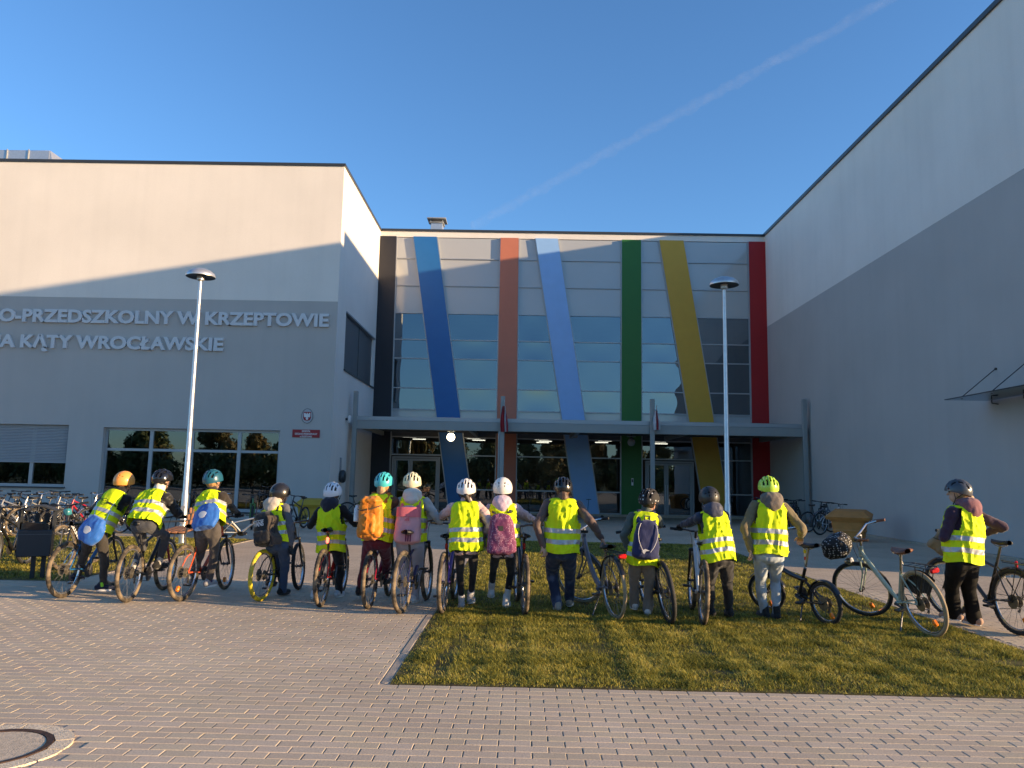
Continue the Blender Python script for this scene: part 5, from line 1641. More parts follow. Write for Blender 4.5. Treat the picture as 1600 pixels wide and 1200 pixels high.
# 7 cream helmet with braid
PP[7] = person('child in cream and mint helmet with a braid and grey fleece wearing a pink backpack', 1.58,
    P3(641, 848, 9.68), P3(646, 777, 9.75), P3(644, 756, 9.78), 3, S_('fleece_grey', (.42, .41, .385), bump=.5), S_('trousers_lilac', (.40, .40, .46)),
    {-1: GND(632, 942), 1: GND(647, 941)}, {-1: grip(7, -1), 1: grip(7, 1)}, (HP('cream', (.66, .62, .42)), HP('mint', (.40, .66, .58))), 'vent', hyaw=-4,
    shoe=SHOE_W, hair='brown', hair_style='braid', hood=S_('hood_cream', (.60, .56, .49)), seed=7, vest_len=-0.02, leg=1.12, flare=1.2,
    poles={1: Vector((.6, -.5, -.8))})
# 8 white helmet pink jacket
PP[8] = person('child in white vented helmet and pale pink puffer jacket, no backpack', 1.52,
    P3(729, 858, 9.30), P3(728, 786, 9.36), P3(728.5, 767, 9.38), 2, S_('puffer_pink', (.60, .40, .37), rough=.5), S_('leggings_black', (.016, .015, .016)),
    {-1: GND(721, 950), 1: GND(735, 948)}, {-1: grip(8, -1) + Vector((.02, -.06, 0)), 1: P3(757, 842, 9.42)}, (HP('white2', (.68, .66, .66)), HP('rose', (.60, .30, .28))), 'vent', hyaw=2,
    puffy=1.14, jbot=-.07, shoe=SHOE_G, sock=S_('sock_white2', (.6, .6, .6)), hair='dark', hair_style='pony', seed=8, vest_len=0.02, leg=.80, shoe_kind='high', cuff=.10,
    poles={-1: Vector((-1, -.2, -.25))})
# 9 white skate helmet
PP[9] = person('child in round white helmet and pink hooded jacket wearing a purple speckled backpack', 1.54,
    P3(786, 860, 9.42), P3(785.5, 788, 9.46), P3(785.5, 764.5, 9.47), 3, S_('puffer_lilac', (.56, .42, .45), rough=.5), S_('leggings_black2', (.014, .014, .015)),
    {-1: GND(766, 943), 1: GND(791, 949)}, {-1: None, 1: grip(9, 1)}, (HP('white3', (.68, .66, .62)), None), 'skate', hyaw=2,
    puffy=1.12, jbot=-.08, shoe=SHOE_W, sock=S_('sock_white3', (.62, .62, .62)), cuff=.30, glove=(None, GL_B), hair='dark', hood=S_('hood_lilac', (.55, .42, .50), rough=.5), seed=9, vest_len=-0.04, leg=.80, shoe_kind='high',
    poles={1: Vector((.5, -.4, -.9))})
# 10 adult with grey city bike
PP[10] = person('adult in black helmet, brown jacket and dark jeans holding a grey bike', 1.62,
    P3(877, 862, 9.35), P3(880, 781, 9.38), P3(880, 764, 9.40), 2, S_('jacket_brown2', (.105, .068, .058), rough=.6), S_('jeans_dark', (.022, .034, .075), col2=(.12, .15, .24), c2scale=5, c2lo=.55, c2hi=.7),
    {-1: GND(871, 954), 1: GND(890, 949)}, {-1: P3(848, 862, 9.25), 1: BK[10]['saddle'] + Vector((-.02, -.03, .05))}, (HP('black2', (.012, .012, .013), .25), None), 'vent', hyaw=2,
    shoe=(cloth('shoe_beige', (.33, .28, .22)), M_OFFW), hair='brown', hair_style='long', hood=None, seed=10, vest_len=0.01, sw=.178, wide=1.10, leg=1.16, flare=1.2)
# 11 boy with navy backpack
PP[11] = person('boy in black and white patterned helmet and grey-green sweater wearing a navy backpack', 1.43,
    P3(1004, 874, 9.08), P3(1009, 802, 9.12), P3(1014.5, 782.5, 9.15), 4, S_('sweater_green_grey', (.085, .10, .085), bump=.5), S_('trousers_grey', (.23, .21, .19)),
    {-1: GND(991, 958), 1: GND(1012, 961)}, {-1: None, 1: grip(11, 1)}, (polka('helmet_spotted', (.015, .015, .017), (.55, .55, .56), 26, .26), None), 'vent', hyaw=38,
    shoe=SHOE_W, hair='dark', seed=11, vest_len=0.07, leg=1.12, flare=1.45, poles={1: Vector((.4, -.6, -.8))})
# 12 navy hooded jacket
PP[12] = person('child in matt black helmet and navy quilted hooded jacket leaning to the white bike', 1.48,
    P3(1124, 874, 8.95), P3(1111, 800, 9.06), P3(1108, 779.5, 9.10), -8, S_('jacket_navy', (.025, .03, .055), rough=.55), S_('trousers_black2', (.022, .022, .025), rough=.6),
    {-1: GND(1110, 965), 1: GND(1140, 966)}, {-1: grip(12, -1), 1: grip(12, 1)}, (HP('matt_black', (.016, .015, .014), .5), None), 'skate', hyaw=4,
    puffy=1.06, shoe=SHOE_B, hair='dark', hood=S_('hood_quilted_navy', (.05, .055, .085), rough=.5), seed=12, vest_len=0.03, leg=1.12, glove=(GL_B, None),
    poles={-1: Vector((-.3, -.7, -.5))})
# 13 lime helmet
PP[13] = person('person in lime vented helmet, olive jacket and pale blue jeans standing by a folding bike', 1.64,
    P3(1201, 866, 9.0), P3(1202, 784, 9.03), P3(1200.5, 763.5, 9.05), 0, S_('jacket_olive', (.17, .135, .075)), S_('jeans_pale', (.40, .46, .52)),
    {-1: GND(1194, 966), 1: GND(1213, 968)}, {-1: P3(1172, 868, 8.95), 1: BK[13]['saddle'] + Vector((-.06, -.02, .05))}, (HP('lime', (.48, .70, .06)), None), 'vent', hyaw=4,
    shoe=SHOE_B, hair='dark', hood=S_('hood_grey_brown', (.15, .125, .105)), seed=13, vest_len=0, leg=1.0, shoe_kind='high', sw=.165, wide=1.04)
# 15 adult on the right
PP[15] = person('adult in dark grey helmet and maroon hoodie with black wide trousers holding a cardboard parcel', 1.65,
    P3(1505, 876, 8.74), P3(1505, 793, 8.76), P3(1497, 769, 8.78), -24, S_('hoodie_plum', (.045, .022, .042)), S_('trousers_wide_black', (.008, .008, .009), sheen=0),
    {-1: GND(1490, 976), 1: GND(1523, 978)}, {-1: P3(1474, 846, 8.95), 1: P3(1546, 838, 8.98)}, (HP('dark_grey', (.055, .06, .07)), HP('red_grey', (.5, .05, .05))), 'vent', hyaw=-40,
    shoe=(cloth('shoe_pinkish', (.42, .27, .2)), M_OFFW), hair='blond', hair_style='pony', hood=S_('hood_maroon', (.20, .085, .10)), seed=15, vest_len=0.02, sw=.170, wide=1.06, leg=1.26, flare=1.45,
    poles={-1: Vector((-.6, -.7, -.5)), 1: Vector((.9, -.5, -.4))})
# ================================================================== bags
def bag_root(i, name, label, cat, z=0.0, y=0.0, x=0.0, tilt=0, yaw=0, roll=0):
    p = PP[i]
    M = p['TM'] @ Matrix.Translation((x, -p['dp'](.6)*1.02 + y, z)) @ Matrix.Rotation(RAD(yaw), 4, 'Z') @ Matrix.Rotation(RAD(tilt), 4, 'X') @ Matrix.Rotation(RAD(roll), 4, 'Y')
    return thing(name, label, cat, M), p
def straps(rt, p, w, zt, mat, z0):
    sc = p['sc']; T = p['T']
    for s in (-1, 1):
        q = rt.matrix_local.inverted() @ p['TM']
        pts = [q @ Vector(v) for v in ((s*w, -p['dp'](.6)*1.02-.03, zt), (s*.088*sc, -.055*sc, T+.030*sc), (s*.095*sc, .06*sc, T+.012*sc), (s*.11*sc, p['dp'](.7)+.045*sc, T-.12*sc), (s*.15*sc, p['dp'](.5)*.7+.03, T*.5), (s*(p['hw'](.4)+.045), 0, T*.32), (s*w, -p['dp'](.6)-.04, z0))]
        pts = [v for k in range(len(pts)-1) for v in (pts[k], (pts[k]+pts[k+1])/2)] + [pts[-1]]
        MB().tube(pts, .028*sc, 8, flat=(1, .28)).build('shoulder_strap', mat, rt)
def pack_body(w, d, h, top=.75, round_=.06, zoff=0.0):
    """rounded tapering sack: half width w, depth d, height h"""
    mb = MB()
    def fn(u, v):
        a = 2*math.pi*u
        e = lambda c: math.copysign(abs(c)**.6, c)
        k = (1 - (1-top)*v**2)
        cap = 1.0
        if v < .10: cap = math.sqrt(max(.05, 1-((.10-v)/.11)**2))
        if v > .82: cap = math.sqrt(max(.02, 1-((v-.82)/.185)**2))
        return (w*k*e(math.cos(a))*cap, -d + d*e(math.sin(a))*cap*(1-.15*v), zoff + h*v)
    mb.grid(fn, 28, 20, closed_u=True)
    mb.add([fn(i/28, 0) for i in range(28)], [tuple(reversed(range(28)))]); mb.add([fn(i/28, 1) for i in range(28)], [tuple(range(28))])
    return mb
def printed(rt, body, size, loc, mat, up=(0, 0, 1), xs=1.0, bold=.004, width=None, rot=0, nrm=(0, -1, 0), name='logo_print'):
    me = text_mesh(body, size, .0015, bold*size/.1 if bold else 0, 'CENTER', mat=mat)
    if width:
        co = get_co(me); k = width/(co[:, 0].max()-co[:, 0].min()); co[:, 0] *= k; set_co(me, co)
    return link(name, me, rt, facing_matrix(loc, nrm, up) @ Matrix.Rotation(RAD(rot), 4, 'Z'))
M_PRINTW = paint('print_white', (.62, .62, .62), .6)
M_PRINTK = paint('print_black', (.015, .02, .015), .6)
# black backpack with logo (person 4)
K = cloth('backpack_black', (.012, .012, .014), rough=.6); K2 = cloth('backpack_dark_brown', (.055, .043, .036))
rt, p = bag_root(4, 'backpack', 'black backpack with white logo lettering on the child in grey jacket', 'backpack', z=-.03, yaw=0, x=-.03)
link('bag_body', remeshed(pack_body(.155, .095, .44, .72), 'bag_body', K, .011, 3, .012, 14, 1), rt)
link('front_pocket', remeshed(MB().box(-.12, -.225, .03, .12, -.16, .20, .03), 'front_pocket', K, .01, 4, .01, 14, 4), rt)
def drape(u, v): return (.095 + .075*u + .02*math.sin(v*9), -.19 + .12*u*u + .022*math.sin(u*7+v*5), .0 + .36*v)
link('hanging_sleeve', solid(MB().grid(drape, 12, 14), 'hanging_sleeve', K2, .012), rt)
straps(rt, p, .09, .40, K, .04)
wl_ = .10
from mathutils.bvhtree import BVHTree
def wrap_print(me, surfaces, cx, cz, off=.005):
    """lay flat print (x right, y up) onto the outer side of a bag"""
    trees = [BVHTree.FromPolygons([v_.co.copy() for v_ in m_.vertices], [tuple(q_.vertices) for q_ in m_.polygons]) for m_ in surfaces]
    co = get_co(me).copy(); out = np.zeros_like(co)
    for k, q_ in enumerate(co):
        x, z = cx + q_[0], cz + q_[1]
        ys = [h_.y for h_ in (t_.ray_cast(Vector((x, -1, z)), Vector((0, 1, 0)))[0] for t_ in trees) if h_ is not None]
        out[k] = (x, (min(ys) if ys else -.19) - off, z)
    set_co(me, out); return me
bag_surf = [c_.data for c_ in rt.children if c_.name.startswith(('bag_body', 'front_pocket'))]
me = text_mesh('VANS', .085, 0, .003, 'CENTER', mat=M_PRINTW)
co = get_co(me); co[:, 0] *= .15/(co[:, 0].max()-co[:, 0].min()); set_co(me, co)
link('logo_print', wrap_print(me, bag_surf, -.04, .255), rt)
bar_ = MB().add([(-.075+.15*i/6, y_, 0) for y_ in (.066, .074) for i in range(7)], [(i, i+1, i+8, i+7) for i in range(6)])
link('logo_bar', wrap_print(bar_.mesh('logo_bar', M_PRINTW, 0), bag_surf, -.04, .255), rt)
# orange backpack (person 6)
O = cloth('backpack_orange', (.62, .20, .012), rough=.5); O2 = cloth('backpack_orange_dark', (.40, .12, .01))
rt, p = bag_root(6, 'backpack', 'tall orange hiking backpack on the child in turquoise helmet', 'backpack', z=-.005, roll=-3, x=-.03)
link('bag_body', remeshed(pack_body(.155, .11, .50, .82), 'bag_body', O, .011, 3, .022, 13, 2), rt)
link('lid_pocket', remeshed(MB().box(-.13, -.235, .40, .13, -.02, .52, .05), 'lid_pocket', O, .011, 4, .015, 16, 3), rt)
link('front_pocket', remeshed(MB().box(-.10, -.262, .05, .10, -.20, .30, .03), 'front_pocket', O, .011, 4, .018, 16, 5), rt)
MB().tube([(-.15, -.20, .36), (-.08, -.255, .33), (.02, -.262, .34), (.15, -.19, .40)], .006, 6).build('compression_cord', M_TRIM, rt)
MB().tube([(.0, -.27, .42), (.005, -.285, .30), (0, -.275, .10)], .009, 6, flat=(1, .4)).build('webbing', O2, rt)
MB().lathe([(.001, 0), (.034, .003), (.036, .03), (.036, .15), (.024, .175), (.022, .20), (.001, .205)], 16, Matrix.Translation((-.185, -.09, .22))).build('water_bottle', pmat('bottle_clear', (.62, .66, .68), .15, 0, .1, 10), rt)
straps(rt, p, .09, .46, O2, .04)
# pink backpack (person 7)
PK = cloth('backpack_pink', (.60, .30, .32)); PK2 = cloth('backpack_coral', (.66, .16, .19))
rt, p = bag_root(7, 'backpack', 'pink backpack with coral top and three dark stripes on the braided child', 'backpack', z=-.03)
link('bag_body', remeshed(pack_body(.165, .10, .47, .80), 'bag_body', PK, .011, 3, .012, 12, 2), rt)
def lid(u, v):
    a = math.pi*(1+u)
    return (.142*math.copysign(abs(math.cos(a))**.6, math.cos(a)), -.085 - .112*abs(math.sin(a))**.6, .325 + .115*v)
link('lid_panel', solid(MB().grid(lid, 24, 6), 'lid_panel', PK2, .008, 1), rt)
for i in range(3):
    MB().box(-.004+i*.028, -.2125, .03, .011+i*.028, -.2085, .17-.0*i).build('stripe', cloth('stripe_wine', (.16, .03, .07)), rt)
fm = facing_matrix((0, -.2105, .275))
mk = MB()
for i, hgt in enumerate((.022, .034, .046)):
    x = -.026+i*.020
    mk.prism([(x, 0), (x+.015, 0), (x+.015, hgt), (x+.004, hgt)], 0, .002, fm)
mk.build('logo_print', cloth('logo_coral', (.62, .13, .15)), rt, 0)
straps(rt, p, .10, .42, PK2, .04)
# purple speckled backpack (person 9)
rt, p = bag_root(9, 'backpack', 'purple speckled soft backpack on the child in round white helmet', 'backpack', z=-.05)
SPK = polka('speckled_purple', (.17, .035, .10), (.50, .30, .38), 60, .30)
link('bag_body', remeshed(pack_body(.18, .10, .49, .62), 'bag_body', SPK, .011, 3, .016, 11, 6), rt)
MB().box(-.028, -.195, .28, .028, -.188, .335).build('patch', M_TRIM, rt)
straps(rt, p, .09, .44, M_TRIM, .03)
# navy backpack (person 11)
NV = cloth('backpack_navy', (.022, .028, .085)); LG = pmat('backpack_piping', (.52, .50, .50), .5)
rt, p = bag_root(11, 'backpack', 'navy backpack with pale curved piping on the boy in patterned helmet', 'backpack', z=-.0, yaw=4)
link('bag_body', remeshed(pack_body(.155, .095, .45, .70), 'bag_body', NV, .011, 3, .012, 12, 7), rt)
for s in (-1, 1):
    MB().tube(bez((s*.085, -.175, .40), (s*.15, -.205, .25), (s*.04, -.198, .09), 12), .008, 6, flat=(1, .5)).build('piping', LG, rt)
MB().prism([(-.06, .075), (-.02, .10), (.03, .085), (-.01, .075), (-.03, .04)], 0, .003, facing_matrix((0, -.20, .02))).build('logo_print', LG, rt, 0)
MB().tube([(-.03, -.06, .44), (-.03, -.06, .49), (.03, -.06, .49), (.03, -.06, .44)], .009, 8).build('carry_loop', M_TRIM, rt)
straps(rt, p, .085, .41, NV, .04)
# blue drawstring bags
DB = cloth('drawstring_blue', (.025, .13, .46), rough=.5, stretch=(6, 6, 1))
for i, lab, rollv, zz, xx, yy in ((1, 'blue drawstring bag slung low on the child in orange helmet', 14, -.17, .09, -.0), (3, 'blue drawstring bag hanging behind the rider in teal helmet', 0, -.07, .06, -.01)):
    rt, p = bag_root(i, 'drawstring_bag', lab, 'bag', z=zz, y=yy, x=xx, roll=rollv, tilt=-8 if i == 3 else 14)
    def pouch(u, v):
        a = 2*math.pi*u
        k = (.55+.45*math.sin(min(1, v*2.2+.25)*math.pi/2)) if v < .4 else 1 - .42*((v-.4)/.6)**2
        pl_ = 1 + .05*math.sin(a*14)*v**2
        return (.175*k*math.cos(a)*pl_, -.075 + .085*k*math.sin(a)*pl_, .33*v)
    mb = MB().grid(pouch, 56, 16, closed_u=True)
    mb.add([pouch(q/56, 0) for q in range(56)], [tuple(reversed(range(56)))]); mb.add([pouch(q/56, 1) for q in range(56)], [tuple(range(56))])
    link('pouch', remeshed(mb, 'pouch', DB, .010, 2, .016, 12, i), rt)
    def disc(u, v):
        a = 2*math.pi*u; r_ = .050*v
        x = r_*math.cos(a); z = .15 + r_*.95*math.sin(a)
        return (x*(1+.12*math.sin(3*a)), -.162 + 1.1*x*x, z)
    link('logo_print', solid(MB().grid(disc, 24, 4, closed_u=True), 'logo_print', M_PRINTW, .004), rt)
    q = rt.matrix_local.inverted() @ p['TM']
    for s in (-1, 1):
        MB().tube([Vector((s*.10, -.07, .31)), q @ Vector((s*.12, -p['dp'](.7)*1.25, p['T']*.6)), q @ Vector((s*.10, -.05, p['T']+.02)), q @ Vector((s*.13, .10, p['T']*.8))], .003, 6).build('cord', DB, rt)
# printed logo on vest of person 1
p = PP[1]
vt = p['TM']
from mathutils.bvhtree import BVHTree
vob = [o_ for o_ in p['root'].children if o_.name.startswith('vest')][0]
vme = vob.data
vtree = BVHTree.FromPolygons([v_.co.copy() for v_ in vme.vertices], [tuple(q_.vertices) for q_ in vme.polygons])
def on_vest(me, cx, cz, rot=0.0):
    """lay flat print (x right, y up) onto the back of the vest"""
    co = get_co(me).copy(); c_, s_ = math.cos(RAD(rot)), math.sin(RAD(rot))
    out = np.zeros_like(co)
    for k, q_ in enumerate(co):
        x = cx + q_[0]*c_ - q_[1]*s_; z = cz + q_[0]*s_ + q_[1]*c_
        hit = vtree.ray_cast(Vector((x, -1.0, z)), Vector((0, 1, 0)))[0]
        out[k] = (x, (hit.y if hit is not None else -.12) - .006 - .001*q_[2], z)
    set_co(me, out); return me
zc_ = p['T']*.66
ring_ = MB()
N_ = 40
ring_.add([(r_*math.cos(2*math.pi*k/N_), r_*math.sin(2*math.pi*k/N_), 0) for r_ in (.040, .047) for k in range(N_)], [(k, (k+1) % N_, N_+(k+1) % N_, N_+k) for k in range(N_)])
lo_ = link('printed_logo', on_vest(ring_.mesh('printed_logo', M_PRINTK, 0), -.02, zc_, 0), vob)
for tx, x, z, w in (('pro', -.105, .018, .06), ('systems', .085, -.020, .135)):
    me = text_mesh(tx, .052, 0, .0022, 'CENTER', mat=M_PRINTK)
    co = get_co(me); co[:, 0] *= w/(co[:, 0].max()-co[:, 0].min()); set_co(me, co)
    link('logo_lettering', on_vest(me, x, zc_+z, -4), vob)
mk_ = MB()
for k in range(3):
    a_ = 2*math.pi*k/3 + .5
    mk_.prism([(.006*math.cos(a_+1.6), .006*math.sin(a_+1.6)), (.030*math.cos(a_-.12), .030*math.sin(a_-.12)), (.030*math.cos(a_+.25), .030*math.sin(a_+.25))], 0, .0005)
link('logo_mark', on_vest(mk_.mesh('logo_mark', M_PRINTK, 0), -.02, zc_), vob)
# helmet patches and the parcel
p = PP[15]
a = P3(1473, 846, 8.97)
pc = thing('cardboard_parcel', 'crumpled brown paper parcel held under the arm of the adult on the right', 'parcel', Matrix.Translation(a) @ Matrix.Rotation(RAD(-28), 4, 'Z') @ Matrix.Rotation(RAD(36), 4, 'Y'))
M_KRAFT = pmat('kraft_paper', (.30, .20, .115), .8, 0, .2, 8, .6, 25)
link('wrapping', remeshed(MB().box(-.10, -.05, -.14, .10, .05, .14, .02), 'wrapping', M_KRAFT, .012, 2, .03, 11, 3), pc)
MB().tube([(-.10, -.055, -.02), (.10, -.055, .03)], .004, 5).build('string', M_TRIM, pc)

# ================================================================== parked bikes, seen beyond the row
gl = 'bicycles parked in front of the school'
def parked(label, px, py, heading, col, R=.33, style='mtb', tyre='black', lean=0, steer=0, Y=None, **k):
    g = on_ground(px, py)
    return bicycle(label, (g.x, g.y, 0), heading, lean, steer, style=style, R=R, col=col, tyre=tyre, group=gl, **k)
# on the left lawn
onyf = parked('black mountain bike with white lettering on its down tube, behind the litter bin', 146, 880, 176, C_DK, R=.36, tyre='muddy', lean=4, steer=-6, sad=.95, bar=1.02)
b = onyf; e0 = b['BB']; e1 = b['hb'] + b['axis']*.025
dv = (e1-e0).normalized()
for s in (-1, 1):
    nrm = Vector((s, 0, 0)); rd = -dv if s > 0 else dv
    upv = nrm.cross(rd)
    fm = Matrix(((rd.x, upv.x, nrm.x, 0), (rd.y, upv.y, nrm.y, 0), (rd.z, upv.z, nrm.z, 0), (0, 0, 0, 1)))
    me = text_mesh('ONYFF', .085, .001, .003, 'CENTER', mat=M_PRINTW)
    co = get_co(me); co[:, 0] *= .40/(co[:, 0].max()-co[:, 0].min()); co[:, 1] -= .03; set_co(me, co)
    c = e0*.45+e1*.55
    link('frame_lettering', me, b['root'], Matrix.Translation((c.x+s*.026, c.y, c.z)) @ fm)
MB().box(-.05, b['bc'].y-.02, b['bc'].z-.16, .05, b['bc'].y+.09, b['bc'].z-.05, .02, M=b['SM']).build('handlebar_bag', C_TEAL, b['root'])
parked('black bicycle cut by the picture edge left of the litter bin', 40, 882, 176, C_DK, R=.345, tyre='black', steer=0)
# rack row before the wing wall: (px, py, heading, colour, label, kind)
rows = [
    (4, 838, 205, C_SILVER, 'silver bicycle with tan tyres at the far end of the rack row', dict(tyre='tan', guards=True)),
    (30, 834, 200, C_DK, 'black rack bicycle next to the silver one with tan tyres', dict()),
    (58, 836, 208, C_GREY, 'slate grey bicycle standing in the rack row behind the bin', dict(guards=True)),
    (84, 834, 196, C_SILVER, 'silver mountain bike in the rack row behind the black lettered bike', dict(tyre='muddy')),
    (108, 833, 204, C_DK, 'black city bicycle in the rack row under the shuttered window', dict(style='city', guards=True)),
    (134, 834, 198, C_GREY, 'grey rack bicycle between the black city one and the dark red one', dict()),
    (160, 834, 205, C_BORD, 'dark red rack bicycle behind the child in orange helmet', dict(tail='off')),
    (188, 833, 200, C_SILVER, 'silver step-through bicycle in the rack row before the classroom window', dict(style='city', guards=True, chrome_guard=True)),
    (212, 832, 204, C_DK, 'black rack bicycle behind the rider in black puffer jacket', dict()),
    (20, 822, 188, C_NAVY, 'navy bicycle in the second rack row below the shuttered window', dict()),
    (66, 822, 192, C_DK, 'black bicycle in the second rack row below the shuttered window', dict()),
    (120, 821, 186, C_WHITE, 'white bicycle in the second rack row near the classroom window', dict()),
    (348, 828, 168, C_NAVY, 'navy bicycle before the classroom window beside the fallen bike', dict(style='city', guards=True)),
    (392, 824, 160, C_GREEN, 'green mountain bike before the classroom window', dict()),
    (424, 823, 172, C_DK, 'black mountain bike with wide bars near the wing corner', dict(tyre='muddy')),
    (328, 826, 186, C_DK, 'black bicycle before the classroom window behind the teal helmet', dict()),
]
for px, py, hd, colr, lab, kw in rows:
    parked(lab, px, py, hd, colr, R=kw.pop('R', .335), **kw)
parked('white bicycle tipped over on the pavement behind the red-bike rider', 352, 842, 84, C_WHITE, tyre='tan', lean=48, R=.33)
parked('dark bicycle facing the lawn before the yellow grit bin', 474, 825, 190, C_DK, R=.32, lean=-3, steer=18)
parked('black bicycle leaning at the wing corner by the canopy post', 541, 816, 72, C_DK, R=.35, lean=6)
# under the canopy and along the hall wall
parked('pale step-through bicycle before the red stripe', 1182, 815, 186, C_WHITE, R=.35, style='city', guards=True)
parked('black bicycle under the canopy beside the red stripe', 1203, 818, 168, C_DK, R=.34)
parked('dark bicycle by the canopy post at the hall wall', 1216, 821, 195, C_DK, R=.34)
parked('black mountain bike between the canopy post and the white one', 1236, 826, 34, C_DK, R=.35)
parked('white mountain bike standing against the hall wall', 1281, 836, 62, C_WHITE, R=.36, lean=4)
parked('black mountain bike with wide bars behind the white one at the hall', 1287, 830, 12, C_DK, R=.35, lean=5)

parked('grey mountain bike leaning beside the white one at the hall wall', 1262, 832, 66, C_GREY, R=.35, lean=3)
parked('navy bicycle squeezed between the canopy post and the hall wall', 1246, 824, 15, C_NAVY, R=.345, lean=-3)
parked('silver bicycle under the canopy left of the hall post', 1192, 816, 192, C_SILVER, R=.34)
# bicycle rack hoops
M_RACK = M_STEEL
gk = on_ground(100, 829)
rk = thing('bike_rack', 'low galvanised hoop rack holding the parked bicycles by the wing', 'bike rack', Matrix.Translation((gk.x, gk.y, 0)))
for i in range(9):
    x = (i-5)*.75
    MB().tube([(x, 0, 0), (x, 0, .30), (x, .10, .42), (x, .32, .42), (x, .42, .30), (x, .42, 0)], .014, 8).build('hoop', M_RACK, rk)
for yy in (.0, .42): MB().tube([(-4.0, yy, .03), (2.6, yy, .03)], .018, 8).build('rail', M_RACK, rk)

# ================================================================== litter bin, bench, grit bins
g = on_ground(50, 906)
bn = thing('litter_bin', 'dark metal litter bin with arched hood and bin bag on the left lawn', 'litter bin', Matrix.Translation((g.x, g.y, 0)) @ Matrix.Rotation(RAD(24), 4, 'Z'))
M_BIN = paint('bin_anthracite', (.022, .025, .03), .45)
MB().box(-.215, -.15, .34, .215, .15, .72, .012).build('container', M_BIN, bn)
MB().box(-.22, -.155, .655, .22, .155, .662).build('container_seam', paint('bin_edge', (.09, .10, .11), .4), bn)
for x in (-.03, .10): MB().box(x-.03, .152, 0, x+.03, .20, .95, .004).build('post', M_BIN, bn)
def hoodf(u, v): return (-.25 + .5*u, -.18 + .37*v, .99 + .075*math.sin(math.pi*u))
link('hood', solid(MB().grid(hoodf, 16, 3), 'hood', M_BIN, .018), bn)
for sx in (-1, 1): MB().box(sx*.215-.012, -.10, .722, sx*.215+.012, .14, 1.0).build('side_cheek', M_BIN, bn)
bagb = MB()
def bagf(u, v):
    a = 2*math.pi*u
    return ((.20+.025*math.sin(a*5)*v)*math.copysign(abs(math.cos(a))**.5, math.cos(a)), (.135+.02*math.cos(a*4)*v)*math.copysign(abs(math.sin(a))**.5, math.sin(a)), .70 + .12*v + .015*math.sin(a*6))
link('bin_bag', solid(MB().grid(bagf, 48, 6, closed_u=True), 'bin_bag', pmat('bin_bag_plastic', (.012, .012, .014), .3, 0, .2, 20, .5, 30), .006), bn)
g = Vector((on_y(281, 826, 15.6).x, 15.6, 0))
bc_ = thing('bench', 'wooden slatted bench with dark metal arms beside the left lamp post', 'bench', Matrix.Translation(g) @ Matrix.Rotation(RAD(-78), 4, 'Z'))
M_WOOD = pmat('bench_wood', (.26, .115, .055), .6, 0, .25, 5, .3, 40, stretch=(1, 8, 8))
for i in range(4): MB().box(-.8, -.24+i*.125, .43, .8, -.24+i*.125+.11, .465, .008).build('seat_slat', M_WOOD, bc_)
for i in range(3): MB().box(-.8, .25+.03*i, .56+i*.125, .8, .285+.03*i, .56+i*.125+.105, .008).build('back_slat', M_WOOD, bc_)
for x in (-.7, .7):
    MB().tube([(x, -.24, 0), (x, -.24, .42), (x, .26, .42), (x, .36, .92)], .022, 8).tube([(x, .24, .42), (x, .28, 0)], .022, 8).tube([(x, -.24, .42), (x, -.22, .64), (x, .27, .66)], .018, 8).build('leg_frame', M_DARKMETAL, bc_)
def grit(px0, px1, py, col, label, hgt, Yw=None, rot=0):
    g0 = on_ground(px0, py); g1 = on_ground(px1, py); w = abs(g1.x-g0.x)/2
    cx = (g0.x+g1.x)/2; cy = (g0.y+g1.y)/2
    w *= 1.0
    o = thing('grit_bin', label, 'grit bin', Matrix.Translation((cx, cy+w*.45, 0)) @ Matrix.Rotation(RAD(rot), 4, 'Z'), 'grit bins by the walls')
    d = w*.62
    def tub(u, v):
        a = 2*math.pi*u; e = lambda c: math.copysign(abs(c)**.35, c)
        k = .80 + .20*v
        k *= 1.04 if .46 < v < .52 or v > .93 else 1
        return (w*k*e(math.cos(a))*.84, d*k*e(math.sin(a))*.84, hgt*.66*v)
    mb = MB().grid(tub, 40, 30, closed_u=True); mb.add([tub(i/40, 1) for i in range(40)], [tuple(range(40))])
    mb.build('tub', col, o, .8)
    V = [(-w*.97, -d, hgt*.66), (w*.97, -d, hgt*.66), (w*.97, d, hgt*.66), (-w*.97, d, hgt*.66), (-w*1.06, -d*1.12, hgt*.75), (w*1.06, -d*1.12, hgt*.75), (w*1.04, d*1.05, hgt*.86), (-w*1.04, d*1.05, hgt*.86), (-w*.72, -d*.35, hgt*.93), (w*.72, -d*.35, hgt*.93), (w*.72, d*.75, hgt), (-w*.72, d*.75, hgt)]
    Fq = [(3, 2, 1, 0), (0, 1, 5, 4), (1, 2, 6, 5), (2, 3, 7, 6), (3, 0, 4, 7), (4, 5, 9, 8), (5, 6, 10, 9), (6, 7, 11, 10), (7, 4, 8, 11), (8, 9, 10, 11)]
    MB().add(V, Fq).build('lid', col, o, .3)
M_GRITY = pmat('grit_yellow', (.42, .27, .02), .55, 0, .1, 5); M_GRITO = pmat('grit_ochre', (.56, .215, .045), .55, 0, .1, 5, .1, 40)
grit(457, 504, 818, M_GRITY, 'yellow grit bin under the wing wall behind a dark bike', .82)
grit(558, 592, 811, M_GRITY, 'yellow grit bin inside the corner behind the orange backpack', .80)
grit(1306, 1362, 846, M_GRITO, 'ochre grit bin with sloped lid by the hall wall', .90, rot=-32)

